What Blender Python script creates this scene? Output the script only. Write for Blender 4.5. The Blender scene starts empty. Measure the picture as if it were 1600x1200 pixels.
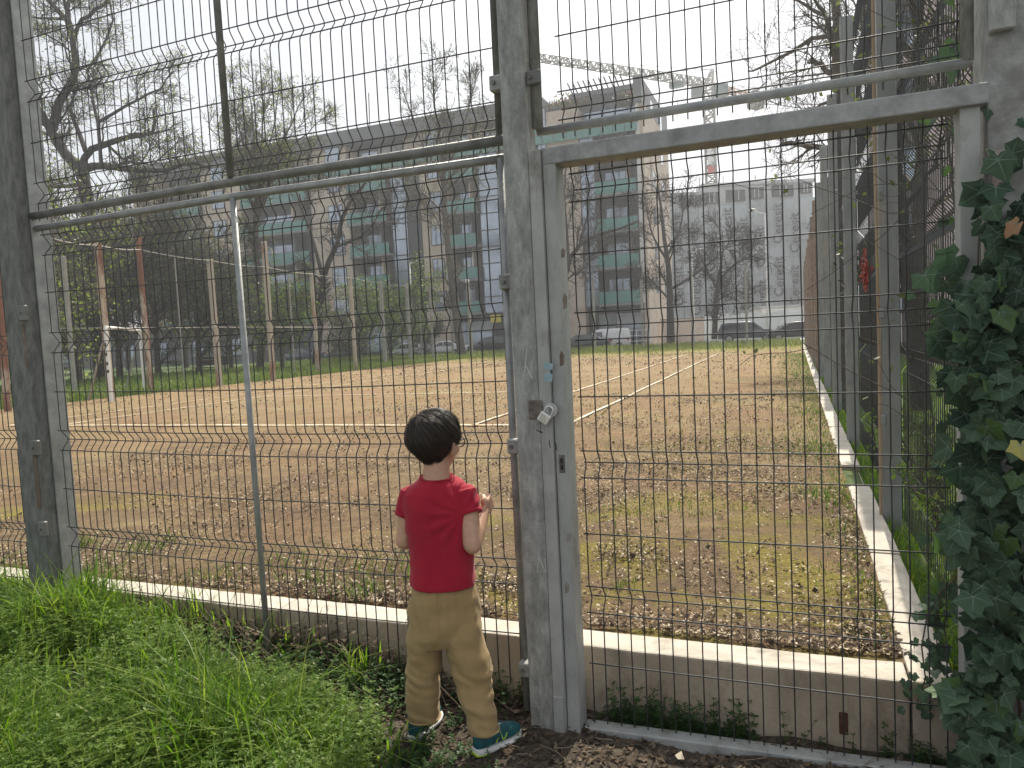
import bpy, bmesh, math, random
import numpy as np
from mathutils import Vector, Matrix, noise as mnoise

random.seed(7)
RNG = np.random.default_rng(11)
SC = bpy.context.scene
COL = SC.collection
rad = math.radians

# ------------------------------------------------------------------ camera
CAM_Z = 1.2
YAW, PITCH, ROLL, FPX = rad(21.5), rad(3.8), rad(-2.8), 1130.0
cam_d = bpy.data.cameras.new('camera')
cam = bpy.data.objects.new('camera', cam_d)
COL.objects.link(cam)
CAM_R = Matrix.Rotation(YAW, 3, 'Z') @ Matrix.Rotation(math.pi / 2 - PITCH, 3, 'X') @ Matrix.Rotation(ROLL, 3, 'Z')
cam.matrix_world = Matrix.Translation((0, 0, CAM_Z)) @ CAM_R.to_4x4()
cam_d.sensor_width = 36.0
cam_d.lens = 36.0 * FPX / 1600.0
cam_d.clip_start = 0.05
cam_d.clip_end = 3000
SC.camera = cam

# ------------------------------------------------------------------ sky, sun, exposure
SUN_AZ, SUN_EL = rad(2), rad(50)          # azimuth from +Y towards +X
world = bpy.data.worlds.new('World')
SC.world = world
world.use_nodes = True
wn, wl = world.node_tree.nodes, world.node_tree.links
sky = wn.new('ShaderNodeTexSky')
sky.sky_type = 'NISHITA'
sky.sun_disc = False
sky.sun_elevation = SUN_EL
sky.sun_rotation = SUN_AZ
sky.altitude = 100
sky.air_density = 1.0
sky.dust_density = 6.0
sky.ozone_density = 1.0
hs = wn.new('ShaderNodeHueSaturation')     # thin high cloud: the blue is mostly washed out
hs.inputs['Saturation'].default_value = 0.22
mxs = wn.new('ShaderNodeMix')
mxs.data_type = 'RGBA'
mxs.inputs['Factor'].default_value = 0.6
mxs.inputs['B'].default_value = (5.8, 6.15, 6.6, 1)
bg = wn['Background']
bg.inputs['Strength'].default_value = 0.128
wl.new(sky.outputs[0], hs.inputs['Color'])
wl.new(hs.outputs[0], mxs.inputs['A'])
wtc = wn.new('ShaderNodeTexCoord'); wno = wn.new('ShaderNodeTexNoise')      # faint high cloud all over the sky
wno.inputs['Scale'].default_value = 2.2; wno.inputs['Detail'].default_value = 5; wno.inputs['Distortion'].default_value = .4
wrp = wn.new('ShaderNodeMapRange'); wrp.inputs['From Min'].default_value = .35; wrp.inputs['From Max'].default_value = .65
wrp.inputs['To Min'].default_value = .80; wrp.inputs['To Max'].default_value = 1.04
wml = wn.new('ShaderNodeVectorMath'); wml.operation = 'SCALE'
wl.new(wtc.outputs['Generated'], wno.inputs['Vector']); wl.new(wno.outputs['Fac'], wrp.inputs[0])
wl.new(mxs.outputs['Result'], wml.inputs[0]); wl.new(wrp.outputs[0], wml.inputs['Scale'])
wl.new(wml.outputs[0], bg.inputs['Color'])

sun_d = bpy.data.lights.new('sun', 'SUN')
sun_d.energy = 4.7
sun_d.angle = rad(0.6)
sun_d.color = (1.0, 0.93, 0.80)
sun = bpy.data.objects.new('sun', sun_d)
COL.objects.link(sun)
SUN_V = Vector((math.sin(SUN_AZ) * math.cos(SUN_EL), math.cos(SUN_AZ) * math.cos(SUN_EL), math.sin(SUN_EL)))
sun.rotation_euler = SUN_V.to_track_quat('Z', 'Y').to_euler()
sun.location = (0, 0, 50)

vs = SC.view_settings
vs.view_transform = 'Standard'
vs.look = 'None'
vs.exposure = 0.46
vs.gamma = 1.0
vs.use_curve_mapping = False
SC.cycles.max_bounces = 6
SC.cycles.transparent_max_bounces = 12
SC.cycles.diffuse_bounces = 3

# ------------------------------------------------------------------ pixel -> place helpers (photo measured at 1600 x 1200)
CR = np.array(CAM_R)
CP = np.array([0, 0, CAM_Z])
def ray(x, y): return CR @ np.array([(x - 800) / FPX, (600 - y) / FPX, -1.0])
def PY(x, y, Y): d = ray(x, y); return CP + d * (Y / d[1])
def PZ(x, y, z): d = ray(x, y); return CP + d * ((z - CAM_Z) / d[2])
def PD(x, y, d): return CP + ray(x, y) * d
def gx(px, Y, py=500): return PY(px, py, Y)[0]

# ------------------------------------------------------------------ object helpers
def tag(o, label=None, cat=None, group=None, kind=None):
    if label: o['label'] = label
    if cat: o['category'] = cat
    if group: o['group'] = group
    if kind: o['kind'] = kind
    return o

def thing(name, label, cat, loc=(0, 0, 0), rz=0.0, group=None):
    o = bpy.data.objects.new(name, None)
    o.empty_display_size = 0.1
    COL.objects.link(o)
    o.location = loc
    o.rotation_euler = (0, 0, rz)
    return tag(o, label, cat, group)

def wmat(o):
    m = Matrix.LocRotScale(o.location, o.rotation_euler, o.scale)
    return m if o.parent is None else wmat(o.parent) @ o.matrix_parent_inverse @ m

def link(name, me, mat=None, parent=None, loc=None, rot=None, world=True):
    """link mesh as an object; mesh given in world space when world=True (parent offset taken off)"""
    o = bpy.data.objects.new(name, me)
    COL.objects.link(o)
    if mat is not None and len(me.materials) == 0:
        me.materials.append(mat)
    if parent is not None:
        o.parent = parent
        if world:
            m = wmat(parent)
            o.matrix_parent_inverse = m.inverted()
    if loc is not None: o.location = loc
    if rot is not None: o.rotation_euler = rot
    return o

def np_mesh(name, V, F, smooth=False, tris=None):
    """V (n,3), F (m,4) quads, tris (k,3)"""
    V = np.ascontiguousarray(np.asarray(V, np.float32).reshape(-1, 3))
    me = bpy.data.meshes.new(name)
    me.vertices.add(len(V))
    me.vertices.foreach_set('co', V.ravel())
    idx, tot = [], []
    if F is not None and len(F):
        F = np.asarray(F, np.int32); idx.append(F.ravel()); tot.append(np.full(len(F), F.shape[1], np.int32))
    if tris is not None and len(tris):
        tris = np.asarray(tris, np.int32); idx.append(tris.ravel()); tot.append(np.full(len(tris), 3, np.int32))
    idx = np.concatenate(idx); tot = np.concatenate(tot)
    st = np.concatenate([[0], np.cumsum(tot)[:-1]]).astype(np.int32)
    me.loops.add(len(idx)); me.loops.foreach_set('vertex_index', idx)
    me.polygons.add(len(tot)); me.polygons.foreach_set('loop_start', st); me.polygons.foreach_set('loop_total', tot)
    if smooth: me.polygons.foreach_set('use_smooth', np.ones(len(tot), bool))
    me.update(calc_edges=True)
    me.validate()
    return me

def norm(a): return a / np.maximum(np.linalg.norm(a, axis=-1, keepdims=True), 1e-9)

def tubes(P, R, S=4):
    """P (N,K,3), R (N,K) -> verts, quads"""
    P = np.asarray(P, float); R = np.asarray(R, float)
    N, K, _ = P.shape
    T = np.empty_like(P)
    T[:, 1:-1] = P[:, 2:] - P[:, :-2]
    T[:, 0] = P[:, 1] - P[:, 0]; T[:, -1] = P[:, -1] - P[:, -2]
    T = norm(T)
    D = norm(P[:, -1] - P[:, 0])
    ref = np.where(np.abs(D[:, 2:3]) > 0.8, np.array([[1., 0, 0]]), np.array([[0, 0, 1.]]))[:, None, :]
    A = norm(np.cross(T, np.broadcast_to(ref, T.shape)))
    B = np.cross(T, A)
    an = np.arange(S) * 2 * np.pi / S
    V = P[:, :, None, :] + R[:, :, None, None] * (A[:, :, None, :] * np.cos(an)[None, None, :, None] + B[:, :, None, :] * np.sin(an)[None, None, :, None])
    base = (np.arange(N) * K * S)[:, None, None] + (np.arange(K - 1) * S)[None, :, None]
    s = np.arange(S)[None, None, :]; s2 = (s + 1) % S
    F = np.stack([base + s, base + s2, base + S + s2, base + S + s], -1).reshape(-1, 4)
    return V.reshape(-1, 3), F

def ribbons(P, W, side):
    """P (N,K,3), W (N,K) half widths, side (N,3) -> verts, quads"""
    N, K, _ = P.shape
    V = np.stack([P - side[:, None, :] * W[..., None], P + side[:, None, :] * W[..., None]], 2)
    base = (np.arange(N) * K * 2)[:, None] + (np.arange(K - 1) * 2)[None, :]
    F = np.stack([base, base + 1, base + 3, base + 2], -1).reshape(-1, 4)
    return V.reshape(-1, 3), F

class MB:
    def __init__(s): s.v = []; s.f = []; s.n = 0
    def add(s, V, F):
        V = [tuple(map(float, p)) for p in V]
        s.f += [tuple(int(i) + s.n for i in q) for q in F]
        s.v += V; s.n += len(V); return s
    def box(s, a, b, M=None):
        x0, y0, z0 = a; x1, y1, z1 = b
        V = [(x0, y0, z0), (x1, y0, z0), (x1, y1, z0), (x0, y1, z0), (x0, y0, z1), (x1, y0, z1), (x1, y1, z1), (x0, y1, z1)]
        if M is not None: V = [tuple(M @ Vector(p)) for p in V]
        return s.add(V, [(0, 3, 2, 1), (4, 5, 6, 7), (0, 1, 5, 4), (1, 2, 6, 5), (2, 3, 7, 6), (3, 0, 4, 7)])
    def tube(s, pts, r, S=8, cap=True):
        pts = np.array([pts], float)
        R = np.array([r if hasattr(r, '__len__') else [r] * pts.shape[1]], float)
        V, F = tubes(pts, R, S)
        F = [tuple(q) for q in F]
        if cap:
            n = len(V); F += [tuple(range(S))[::-1], tuple(range(n - S, n))]
        return s.add(V, F)
    def loft(s, rings, cap=True, closed=True):
        """rings: list of lists of points (same count)"""
        S = len(rings[0]); V = [p for r in rings for p in r]; F = []
        for k in range(len(rings) - 1):
            for i in range(S if closed else S - 1):
                j = (i + 1) % S
                F.append((k * S + i, k * S + j, (k + 1) * S + j, (k + 1) * S + i))
        if cap: F += [tuple(range(S))[::-1], tuple(range(len(V) - S, len(V)))]
        return s.add(V, F)
    def sphere(s, c, r, M=None, U=14, Vn=10):
        r = np.array(r if hasattr(r, '__len__') else (r, r, r), float)
        rings = []
        for i in range(Vn + 1):
            t = math.pi * (i + .02) / (Vn + .04)
            ring = []
            for j in range(U):
                p = np.array([math.sin(t) * math.cos(2 * math.pi * j / U), math.sin(t) * math.sin(2 * math.pi * j / U), -math.cos(t)]) * r
                if M is not None: p = np.array(M @ Vector(p))
                ring.append(p + np.array(c))
            rings.append(ring)
        return s.loft(rings)
    def prism(s, poly, y0, y1, M=None):
        """poly in (x,z), extruded along y"""
        n = len(poly)
        V = [(x, y0, z) for x, z in poly] + [(x, y1, z) for x, z in poly]
        if M is not None: V = [tuple(M @ Vector(p)) for p in V]
        return s.add(V, [tuple(range(n)), tuple(range(2 * n - 1, n - 1, -1))] + [((i + 1) % n, i, n + i, n + (i + 1) % n) for i in range(n)])
    def mesh(s, name, smooth=False):
        me = bpy.data.meshes.new(name)
        me.from_pydata(s.v, [], s.f)
        bm = bmesh.new(); bm.from_mesh(me); bmesh.ops.recalc_face_normals(bm, faces=bm.faces); bm.to_mesh(me); bm.free()
        if smooth: me.polygons.foreach_set('use_smooth', np.ones(len(me.polygons), bool))
        me.update()
        return me
    def build(s, name, mat=None, parent=None, smooth=False, bevel=0.0, world=True, loc=None, rot=None, seg=1):
        o = link(name, s.mesh(name, smooth), mat, parent, loc, rot, world)
        if bevel > 0:
            m = o.modifiers.new('bevel', 'BEVEL'); m.width = bevel; m.segments = seg; m.limit_method = 'ANGLE'; m.angle_limit = rad(40)
        return o

# ------------------------------------------------------------------ materials
def new_mat(name):
    m = bpy.data.materials.new(name); m.use_nodes = True
    nt = m.node_tree
    return m, nt, nt.nodes, nt.links, nt.nodes['Principled BSDF']

def c4(c): return (c[0], c[1], c[2], 1.0)

def noise_node(nt, scale, detail=4, rough=0.6, coord='Object', dist=0.0, stretch=None):
    tc = nt.nodes.new('ShaderNodeTexCoord')
    n = nt.nodes.new('ShaderNodeTexNoise')
    n.inputs['Scale'].default_value = scale; n.inputs['Detail'].default_value = detail
    n.inputs['Roughness'].default_value = rough; n.inputs['Distortion'].default_value = dist
    src = tc.outputs[coord]
    if stretch:
        mp = nt.nodes.new('ShaderNodeMapping'); mp.inputs['Scale'].default_value = stretch
        nt.links.new(src, mp.inputs[0]); src = mp.outputs[0]
    nt.links.new(src, n.inputs['Vector'])
    return n

def ramp(nt, fac, stops):
    r = nt.nodes.new('ShaderNodeValToRGB')
    e = r.color_ramp.elements
    while len(e) < len(stops): e.new(0.5)
    for i, (p, c) in enumerate(stops):
        e[i].position = p; e[i].color = c4(c) if hasattr(c, '__len__') else (c, c, c, 1)
    nt.links.new(fac, r.inputs[0])
    return r.outputs[0]

def mix(nt, fac, a, b, blend='MIX'):
    m = nt.nodes.new('ShaderNodeMix'); m.data_type = 'RGBA'; m.blend_type = blend
    if hasattr(fac, 'is_linked'): nt.links.new(fac, m.inputs['Factor'])
    else: m.inputs['Factor'].default_value = fac
    for k, v in (('A', a), ('B', b)):
        if hasattr(v, 'is_linked'): nt.links.new(v, m.inputs[k])
        else: m.inputs[k].default_value = c4(v)
    return m.outputs['Result']

def bump(nt, bsdf, h, strength, dist=0.01):
    b = nt.nodes.new('ShaderNodeBump'); b.inputs['Strength'].default_value = strength; b.inputs['Distance'].default_value = dist
    nt.links.new(h, b.inputs['Height']); nt.links.new(b.outputs[0], bsdf.inputs['Normal'])

def pmat(name, c1, c2=None, scale=8, rough=0.7, metal=0.0, bmp=0.0, bscale=60, lo=0.35, hi=0.65, c3=None, s3=2.5, lo3=.5, hi3=.62, stretch=None, spec=None, bdist=0.01):
    m, nt, N, L, b = new_mat(name)
    b.inputs['Roughness'].default_value = rough; b.inputs['Metallic'].default_value = metal
    if spec is not None: b.inputs['Specular IOR Level'].default_value = spec
    if c2 is None: b.inputs['Base Color'].default_value = c4(c1)
    else:
        n = noise_node(nt, scale, 6, .65, stretch=stretch)
        col = ramp(nt, n.outputs['Fac'], [(lo, c1), (hi, c2)])
        if c3 is not None:
            n3 = noise_node(nt, s3, 7, .7, stretch=stretch)
            col = mix(nt, ramp(nt, n3.outputs['Fac'], [(lo3, 0.0), (hi3, 1.0)]), col, c3)
        L.new(col, b.inputs['Base Color'])
    if bmp: bump(nt, b, noise_node(nt, bscale, 5, .6).outputs['Fac'], bmp, bdist)
    return m

def leafmat(name, cols, trans=0.4, rough=0.5, spec=0.3):
    """per-leaf colour picked from a ramp by island"""
    m, nt, N, L, b = new_mat(name)
    g = N.new('ShaderNodeNewGeometry')
    k = len(cols)
    col = ramp(nt, g.outputs['Random Per Island'], [((i + .5) / k, c) for i, c in enumerate(cols)])
    L.new(col, b.inputs['Base Color'])
    b.inputs['Roughness'].default_value = rough; b.inputs['Specular IOR Level'].default_value = spec
    if trans > 0:
        t = N.new('ShaderNodeBsdfTranslucent'); mx = N.new('ShaderNodeMixShader'); mx.inputs[0].default_value = trans
        hv = N.new('ShaderNodeHueSaturation'); hv.inputs['Value'].default_value = 1.5; hv.inputs['Saturation'].default_value = 1.1
        L.new(col, hv.inputs['Color']); L.new(hv.outputs[0], t.inputs['Color'])
        L.new(b.outputs[0], mx.inputs[1]); L.new(t.outputs[0], mx.inputs[2])
        L.new(mx.outputs[0], N['Material Output'].inputs['Surface'])
    return m

def glassmat(name, tint, rough=0.05, alpha=0.55, spec=0.8):
    m, nt, N, L, b = new_mat(name)
    b.inputs['Base Color'].default_value = c4(tint); b.inputs['Roughness'].default_value = rough
    b.inputs['Specular IOR Level'].default_value = spec; b.inputs['Alpha'].default_value = alpha
    return m

GALV = pmat('galvanised_steel', (.24, .25, .25), (.36, .37, .36), 14, .55, .35, .12, 90, c3=(.17, .17, .165), s3=5, lo3=.55, hi3=.75)
GALV_POST = pmat('weathered_zinc_paint', (.19, .20, .19), (.41, .42, .40), 34, .66, .1, .35, 90, lo=.30, hi=.66, c3=(.13, .125, .11), s3=4.5, lo3=.47, hi3=.68, stretch=(1, 1, .35))
DARK_POST = pmat('dark_weathered_post', (.095, .10, .095), (.20, .205, .195), 30, .75, .05, .25, 60, c3=(.07, .068, .06), s3=3.2, lo3=.55, hi3=.74, stretch=(1, 1, .35))
GATE_PAINT = pmat('grey_gate_paint', (.29, .30, .29), (.40, .41, .395), 10, .6, .1, .2, 80, c3=(.15, .135, .11), s3=6, lo3=.54, hi3=.7, stretch=(1, 1, .5))
WIRE = pmat('dark_coated_wire', (.03, .034, .036), (.065, .068, .066), 25, .5, .2)
PIPE = pmat('dull_pipe', (.13, .135, .13), (.24, .24, .225), 12, .6, .3, .1, 80, c3=(.10, .075, .05), s3=4, lo3=.58, hi3=.7)
RUST = pmat('rust', (.11, .08, .06), (.16, .12, .09), 25, .85, 0, .3, 60, c3=(.28, .26, .23), s3=2.2, lo3=.52, hi3=.62)
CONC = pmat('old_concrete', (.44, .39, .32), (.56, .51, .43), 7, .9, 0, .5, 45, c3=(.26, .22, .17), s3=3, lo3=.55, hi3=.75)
CONC_S = pmat('shaded_stained_concrete', (.33, .27, .20), (.45, .375, .285), 5, .9, 0, .6, 45, c3=(.16, .125, .09), s3=4, lo3=.52, hi3=.72, stretch=(1, 1, .45))  # darker than CONC: shade of the side faces put into the colour, plus stains
BARK = pmat('dark_bark', (.028, .024, .02), (.07, .06, .05), 6, .95, 0, .6, 20)
BARK2 = pmat('grey_bark', (.06, .05, .042), (.13, .11, .092), 5, .95, 0, .6, 20)
BLACK = pmat('black_plastic', (.012, .012, .013), rough=.5)
STEEL = pmat('padlock_steel', (.62, .63, .62), (.75, .75, .73), 40, .3, .8)
WHITE = pmat('white_paint', (.68, .68, .66), (.78, .78, .76), 8, .55, 0, .05)
# ================================================================== setting: ground, court, street
def soil_z(x, y):
    """outside ground: rises towards the left post"""
    t = np.clip((-1.0 - x) / 2.6, 0, 1); t = t * t * (3 - 2 * t)
    z = -0.29 + 0.20 * t
    z = z + np.clip((x + .2) / .8, 0, 1) * 0.03
    return z + .012 * np.sin(7 * x + 3 * y) + .008 * np.sin(17 * x - 11 * y)

def grid_mesh(name, xs, ys, zf, mat, **kw):
    X, Y = np.meshgrid(xs, ys)
    Z = zf(X, Y)
    V = np.stack([X, Y, Z], -1).reshape(-1, 3)
    nx, ny = len(xs), len(ys)
    i = (np.arange(ny - 1)[:, None] * nx + np.arange(nx - 1)[None, :]).ravel()
    F = np.stack([i, i + 1, i + nx + 1, i + nx], -1)
    o = link(name, np_mesh(name, V, F, True), mat)
    return tag(o, kind='structure', **kw)

# soil outside the fence
m, nt, N, L, b = new_mat('dark_soil')
n1 = noise_node(nt, 3, 8, .7); n2 = noise_node(nt, 38, 6, .7)
col = ramp(nt, n1.outputs['Fac'], [(.3, (.035, .026, .018)), (.7, (.10, .078, .055))])
col = mix(nt, ramp(nt, n2.outputs['Fac'], [(.5, 0), (.68, .8)]), col, (.19, .155, .115))
L.new(col, b.inputs['Base Color']); b.inputs['Roughness'].default_value = .95
bump(nt, b, n2.outputs['Fac'], .9, .03); SOIL = m
grid_mesh('ground', np.linspace(-9, 4, 120), np.linspace(-3, 2.70, 70), soil_z, SOIL)

# lawn sheet to the left, the right and the far end
m, nt, N, L, b = new_mat('lawn_soil')
n1 = noise_node(nt, .35, 6, .6); n2 = noise_node(nt, 9, 6, .7)
col = ramp(nt, n1.outputs['Fac'], [(.35, (.05, .10, .02)), (.65, (.10, .15, .035))])
col = mix(nt, ramp(nt, n2.outputs['Fac'], [(.45, 0), (.7, .6)]), col, (.12, .10, .05))
L.new(col, b.inputs['Base Color']); b.inputs['Roughness'].default_value = .95; bump(nt, b, n2.outputs['Fac'], .8, .05); LAWN = m
def lawn_z(X, Y):
    z = np.full_like(X, -.06)
    z = np.where(X > .47, -.10 + 0 * X, z)
    z = z + np.clip((Y - 42) / 8, 0, 1) * .12 - np.clip((Y - 50.5) / 2.5, 0, 1) * .55
    return z
xs = np.concatenate([np.linspace(-95, -26, 24), np.linspace(-24, .3, 40), [.44, .50], np.linspace(1.2, 40, 30)])
ys = np.concatenate([np.linspace(2.71, 41, 40), np.linspace(42, 53.2, 24)])
grid_mesh('lawn', xs, ys, lawn_z, LAWN)

# street and far terrain
ASPH = pmat('asphalt', (.045, .045, .046), (.075, .073, .07), 4, .9, 0, .3, 80)
grid_mesh('street', np.linspace(-120, 90, 20), np.linspace(53.0, 70, 6), lambda X, Y: np.full_like(X, -.46), ASPH)
TERR = pmat('far_terrain', (.10, .11, .07), (.17, .16, .12), .05, .95)
grid_mesh('terrain', np.linspace(-1500, 1500, 30), np.linspace(-600, 2500, 30), lambda X, Y: np.full_like(X, -.62), TERR)
PAVE = pmat('pavement_stone', (.30, .29, .27), (.38, .37, .34), 3, .9, 0, .2)
mb = MB().box((-120, 67.5, -.45), (90, 72, -.32))
tag(mb.build('pavement', PAVE), kind='structure')

# clay court
m, nt, N, L, b = new_mat('clay')
tc = N.new('ShaderNodeTexCoord')
sx = N.new('ShaderNodeSeparateXYZ'); L.new(tc.outputs['Object'], sx.inputs[0])
nb = noise_node(nt, .55, 7, .68); nm = noise_node(nt, 3.2, 8, .72); nf = noise_node(nt, 55, 6, .75); nf2 = noise_node(nt, 130, 3, .8)
col = ramp(nt, nb.outputs['Fac'], [(.36, (.265, .155, .083)), (.5, (.31, .22, .115)), (.64, (.335, .27, .142))])
col = mix(nt, ramp(nt, nm.outputs['Fac'], [(.40, 0), (.64, .8)]), col, (.25, .165, .095))
col = mix(nt, ramp(nt, nf.outputs['Fac'], [(.50, 0), (.66, .85)]), col, (.17, .11, .065))
col = mix(nt, ramp(nt, nf2.outputs['Fac'], [(.56, 0), (.68, .8)]), col, (.62, .50, .36))
# dirt and rotted leaf crumbs, thick near the wall and in drifts
dn = noise_node(nt, 1.5, 8, .75, dist=.8)
mrd = N.new('ShaderNodeMapRange'); mrd.inputs['From Min'].default_value = 3.0; mrd.inputs['From Max'].default_value = 13.0
mrd.inputs['To Min'].default_value = .16; mrd.inputs['To Max'].default_value = .0
L.new(sx.outputs['Y'], mrd.inputs[0])
da = N.new('ShaderNodeMath'); da.operation = 'ADD'; L.new(dn.outputs['Fac'], da.inputs[0]); L.new(mrd.outputs[0], da.inputs[1])
col = mix(nt, ramp(nt, da.outputs[0], [(.54, 0), (.70, .8)]), col, (.17, .115, .075))
# moss: thicker towards the near kerb
ms = noise_node(nt, .8, 7, .7, dist=.6)
msf = ramp(nt, ms.outputs['Fac'], [(.53, 0), (.63, .9)])
mr = N.new('ShaderNodeMapRange'); mr.inputs['From Min'].default_value = 3.2; mr.inputs['From Max'].default_value = 6.5
mr.inputs['To Min'].default_value = 1.0; mr.inputs['To Max'].default_value = .18
mrx = N.new('ShaderNodeMapRange'); mrx.inputs['From Min'].default_value = -2.2; mrx.inputs['From Max'].default_value = -.6; mrx.inputs['To Min'].default_value = -.02; mrx.inputs['To Max'].default_value = .055; L.new(sx.outputs['X'], mrx.inputs[0])
msa = N.new('ShaderNodeMath'); msa.operation = 'ADD'; L.new(ms.outputs['Fac'], msa.inputs[0]); L.new(mrx.outputs[0], msa.inputs[1])
msf = ramp(nt, msa.outputs[0], [(.53, 0), (.63, .9)])
L.new(sx.outputs['Y'], mr.inputs[0])
mm = N.new('ShaderNodeMath'); mm.operation = 'MULTIPLY'; L.new(msf, mm.inputs[0]); L.new(mr.outputs[0], mm.inputs[1])
mosscol = mix(nt, ramp(nt, nf.outputs['Fac'], [(.4, 0), (.6, 1)]), (.36, .31, .05), (.21, .18, .045))
col = mix(nt, mm.outputs[0], col, mosscol)
# far end: the clay is overgrown
mr2 = N.new('ShaderNodeMapRange'); mr2.inputs['From Min'].default_value = 31; mr2.inputs['From Max'].default_value = 41
L.new(sx.outputs['Y'], mr2.inputs[0])
ad = N.new('ShaderNodeMath'); ad.operation = 'MULTIPLY_ADD'; L.new(nm.outputs['Fac'], ad.inputs[0]); ad.inputs[1].default_value = .9; ad.inputs[2].default_value = -.45
ad2 = N.new('ShaderNodeMath'); ad2.operation = 'ADD'; ad2.use_clamp = True; L.new(ad.outputs[0], ad2.inputs[0]); L.new(mr2.outputs[0], ad2.inputs[1])
col = mix(nt, ad2.outputs[0], col, (.22, .21, .06))
L.new(col, b.inputs['Base Color']); b.inputs['Roughness'].default_value = .95
b.inputs['Specular IOR Level'].default_value = .15
bump(nt, b, nf.outputs['Fac'], 1.0, .03); CLAY = m
xs = np.concatenate([np.linspace(-19.0, -6, 30), np.linspace(-5.8, .34, 90)])
ys = np.concatenate([np.linspace(2.79, 9, 90), np.linspace(9.2, 43, 60)])
field = grid_mesh('field', xs, ys, lambda X, Y: -.032 + .008 * np.sin(5 * X + 2.2 * Y) * np.sin(3.1 * Y - X) + .006 * np.sin(13 * X) * np.sin(11 * Y) - .015 * (np.abs(X) > 18), CLAY)

TAPE = pmat('court_tape', (.60, .54, .42), (.74, .68, .56), 5, .8, c3=(.44, .33, .20), s3=3.0, lo3=.45, hi3=.57)
def court_line(a, b, w=.055):
    a = np.array(a, float); b = np.array(b, float)
    d = norm(b - a); s = np.array([-d[1], d[0]]) * w / 2
    K = max(6, int(np.linalg.norm(b - a) / .7)); t = np.linspace(0, 1, K)
    c = a + (b - a) * t[:, None] + s * (.5 * np.sin(t * 31)[:, None])
    V = []
    for p in c: V += [(p[0] - s[0], p[1] - s[1], -.012), (p[0] + s[0], p[1] + s[1], -.012)]
    F = [(2 * i, 2 * i + 1, 2 * i + 3, 2 * i + 2) for i in range(K - 1)]
    MB().add(V, F).build('court_line', TAPE, field)
XR = -2.85; XL = XR - 10.97; Y0 = 9.15; Y1 = Y0 + 23.77
court_line((XR, Y0), (XR - .35, Y1)); court_line((XR - 1.37, Y0), (XR - 1.72, Y1))
court_line((XL, Y0), (XL - .5, Y1)); court_line((XL + 1.37, Y0), (XL + .9, Y1))
court_line((XL, Y0), (XR, Y0), .09); court_line((XL, Y1), (XR - .3, Y1))
court_line((XL + 1.2, Y0 + 5.5), (XR - 1.4, Y0 + 5.5)); court_line((XL + .9, Y0 + 18.3), (XR - 1.6, Y0 + 18.3))

# low concrete walls, cast in lengths
wall = thing('concrete_wall', 'low cast concrete wall with sunlit pale top running behind the wire fence', 'wall', (-1, 2.72, -.5))
def rough_block(x0, x1, y0, y1, z0, z1, name, parent, seed):
    nx = max(2, int((x1 - x0) / .12)); ny = max(2, int((y1 - y0) / .12))
    rng = np.random.default_rng(seed)
    bm = bmesh.new()
    mb = MB().box((x0, y0, z0), (x1, y1, z1)); me = mb.mesh(name)
    bm.from_mesh(me)
    long_e = [e for e in bm.edges if e.calc_length() > .5]
    bmesh.ops.subdivide_edges(bm, edges=long_e, cuts=max(nx, ny), use_grid_fill=True)
    for v in bm.verts:
        if v.co.z > z1 - .01:
            v.co.z += .006 * mnoise.noise(v.co * 5.0); v.co.y += .006 * mnoise.noise(v.co * 7.3 + Vector((9, 1, 3))); v.co.x += .004 * mnoise.noise(v.co * 6.1)
    bm.to_mesh(me); bm.free()
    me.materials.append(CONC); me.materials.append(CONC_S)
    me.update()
    for p in me.polygons: p.material_index = 0 if p.normal.z > .6 else 1  # sun and shade contrast painted in: pale tops, darker sides
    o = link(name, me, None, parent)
    md = o.modifiers.new('bevel', 'BEVEL'); md.width = .009; md.segments = 2; md.limit_method = 'ANGLE'; md.angle_limit = rad(50)
    return o
cuts = [-8.2, -6.0, -3.62, -2.27, -.935, .335]
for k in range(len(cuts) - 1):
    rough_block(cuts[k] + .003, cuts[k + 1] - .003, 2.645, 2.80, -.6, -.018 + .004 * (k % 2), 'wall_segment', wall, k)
DARKRUST = pmat('rust_stain', (.05, .02, .012), (.10, .04, .02), 30, .9)
for px, py in ((1318, 1130),):
    p = PY(px, py, 2.645)
    MB().box((p[0] - .014, 2.640, p[2] - .04), (p[0] + .014, 2.646, p[2] + .04)).build('embedded_plate', DARKRUST, wall, bevel=.003)
kerb = thing('concrete_kerb', 'long sunlit concrete kerb along the right edge of the clay court', 'kerb', (.4, 8, -.5))
ky = [2.645, 4.1, 5.75, 6.6, 9.0, 12, 15, 18, 22, 26, 30, 35, 40, 43]
for k in range(len(ky) - 1):
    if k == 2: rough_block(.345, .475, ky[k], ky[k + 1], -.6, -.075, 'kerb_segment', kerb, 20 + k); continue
    rough_block(.337, .478 + .004 * (k % 2), ky[k] + .004, ky[k + 1] - .004, -.6, -.016 + .005 * (k % 3), 'kerb_segment', kerb, 20 + k)
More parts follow.
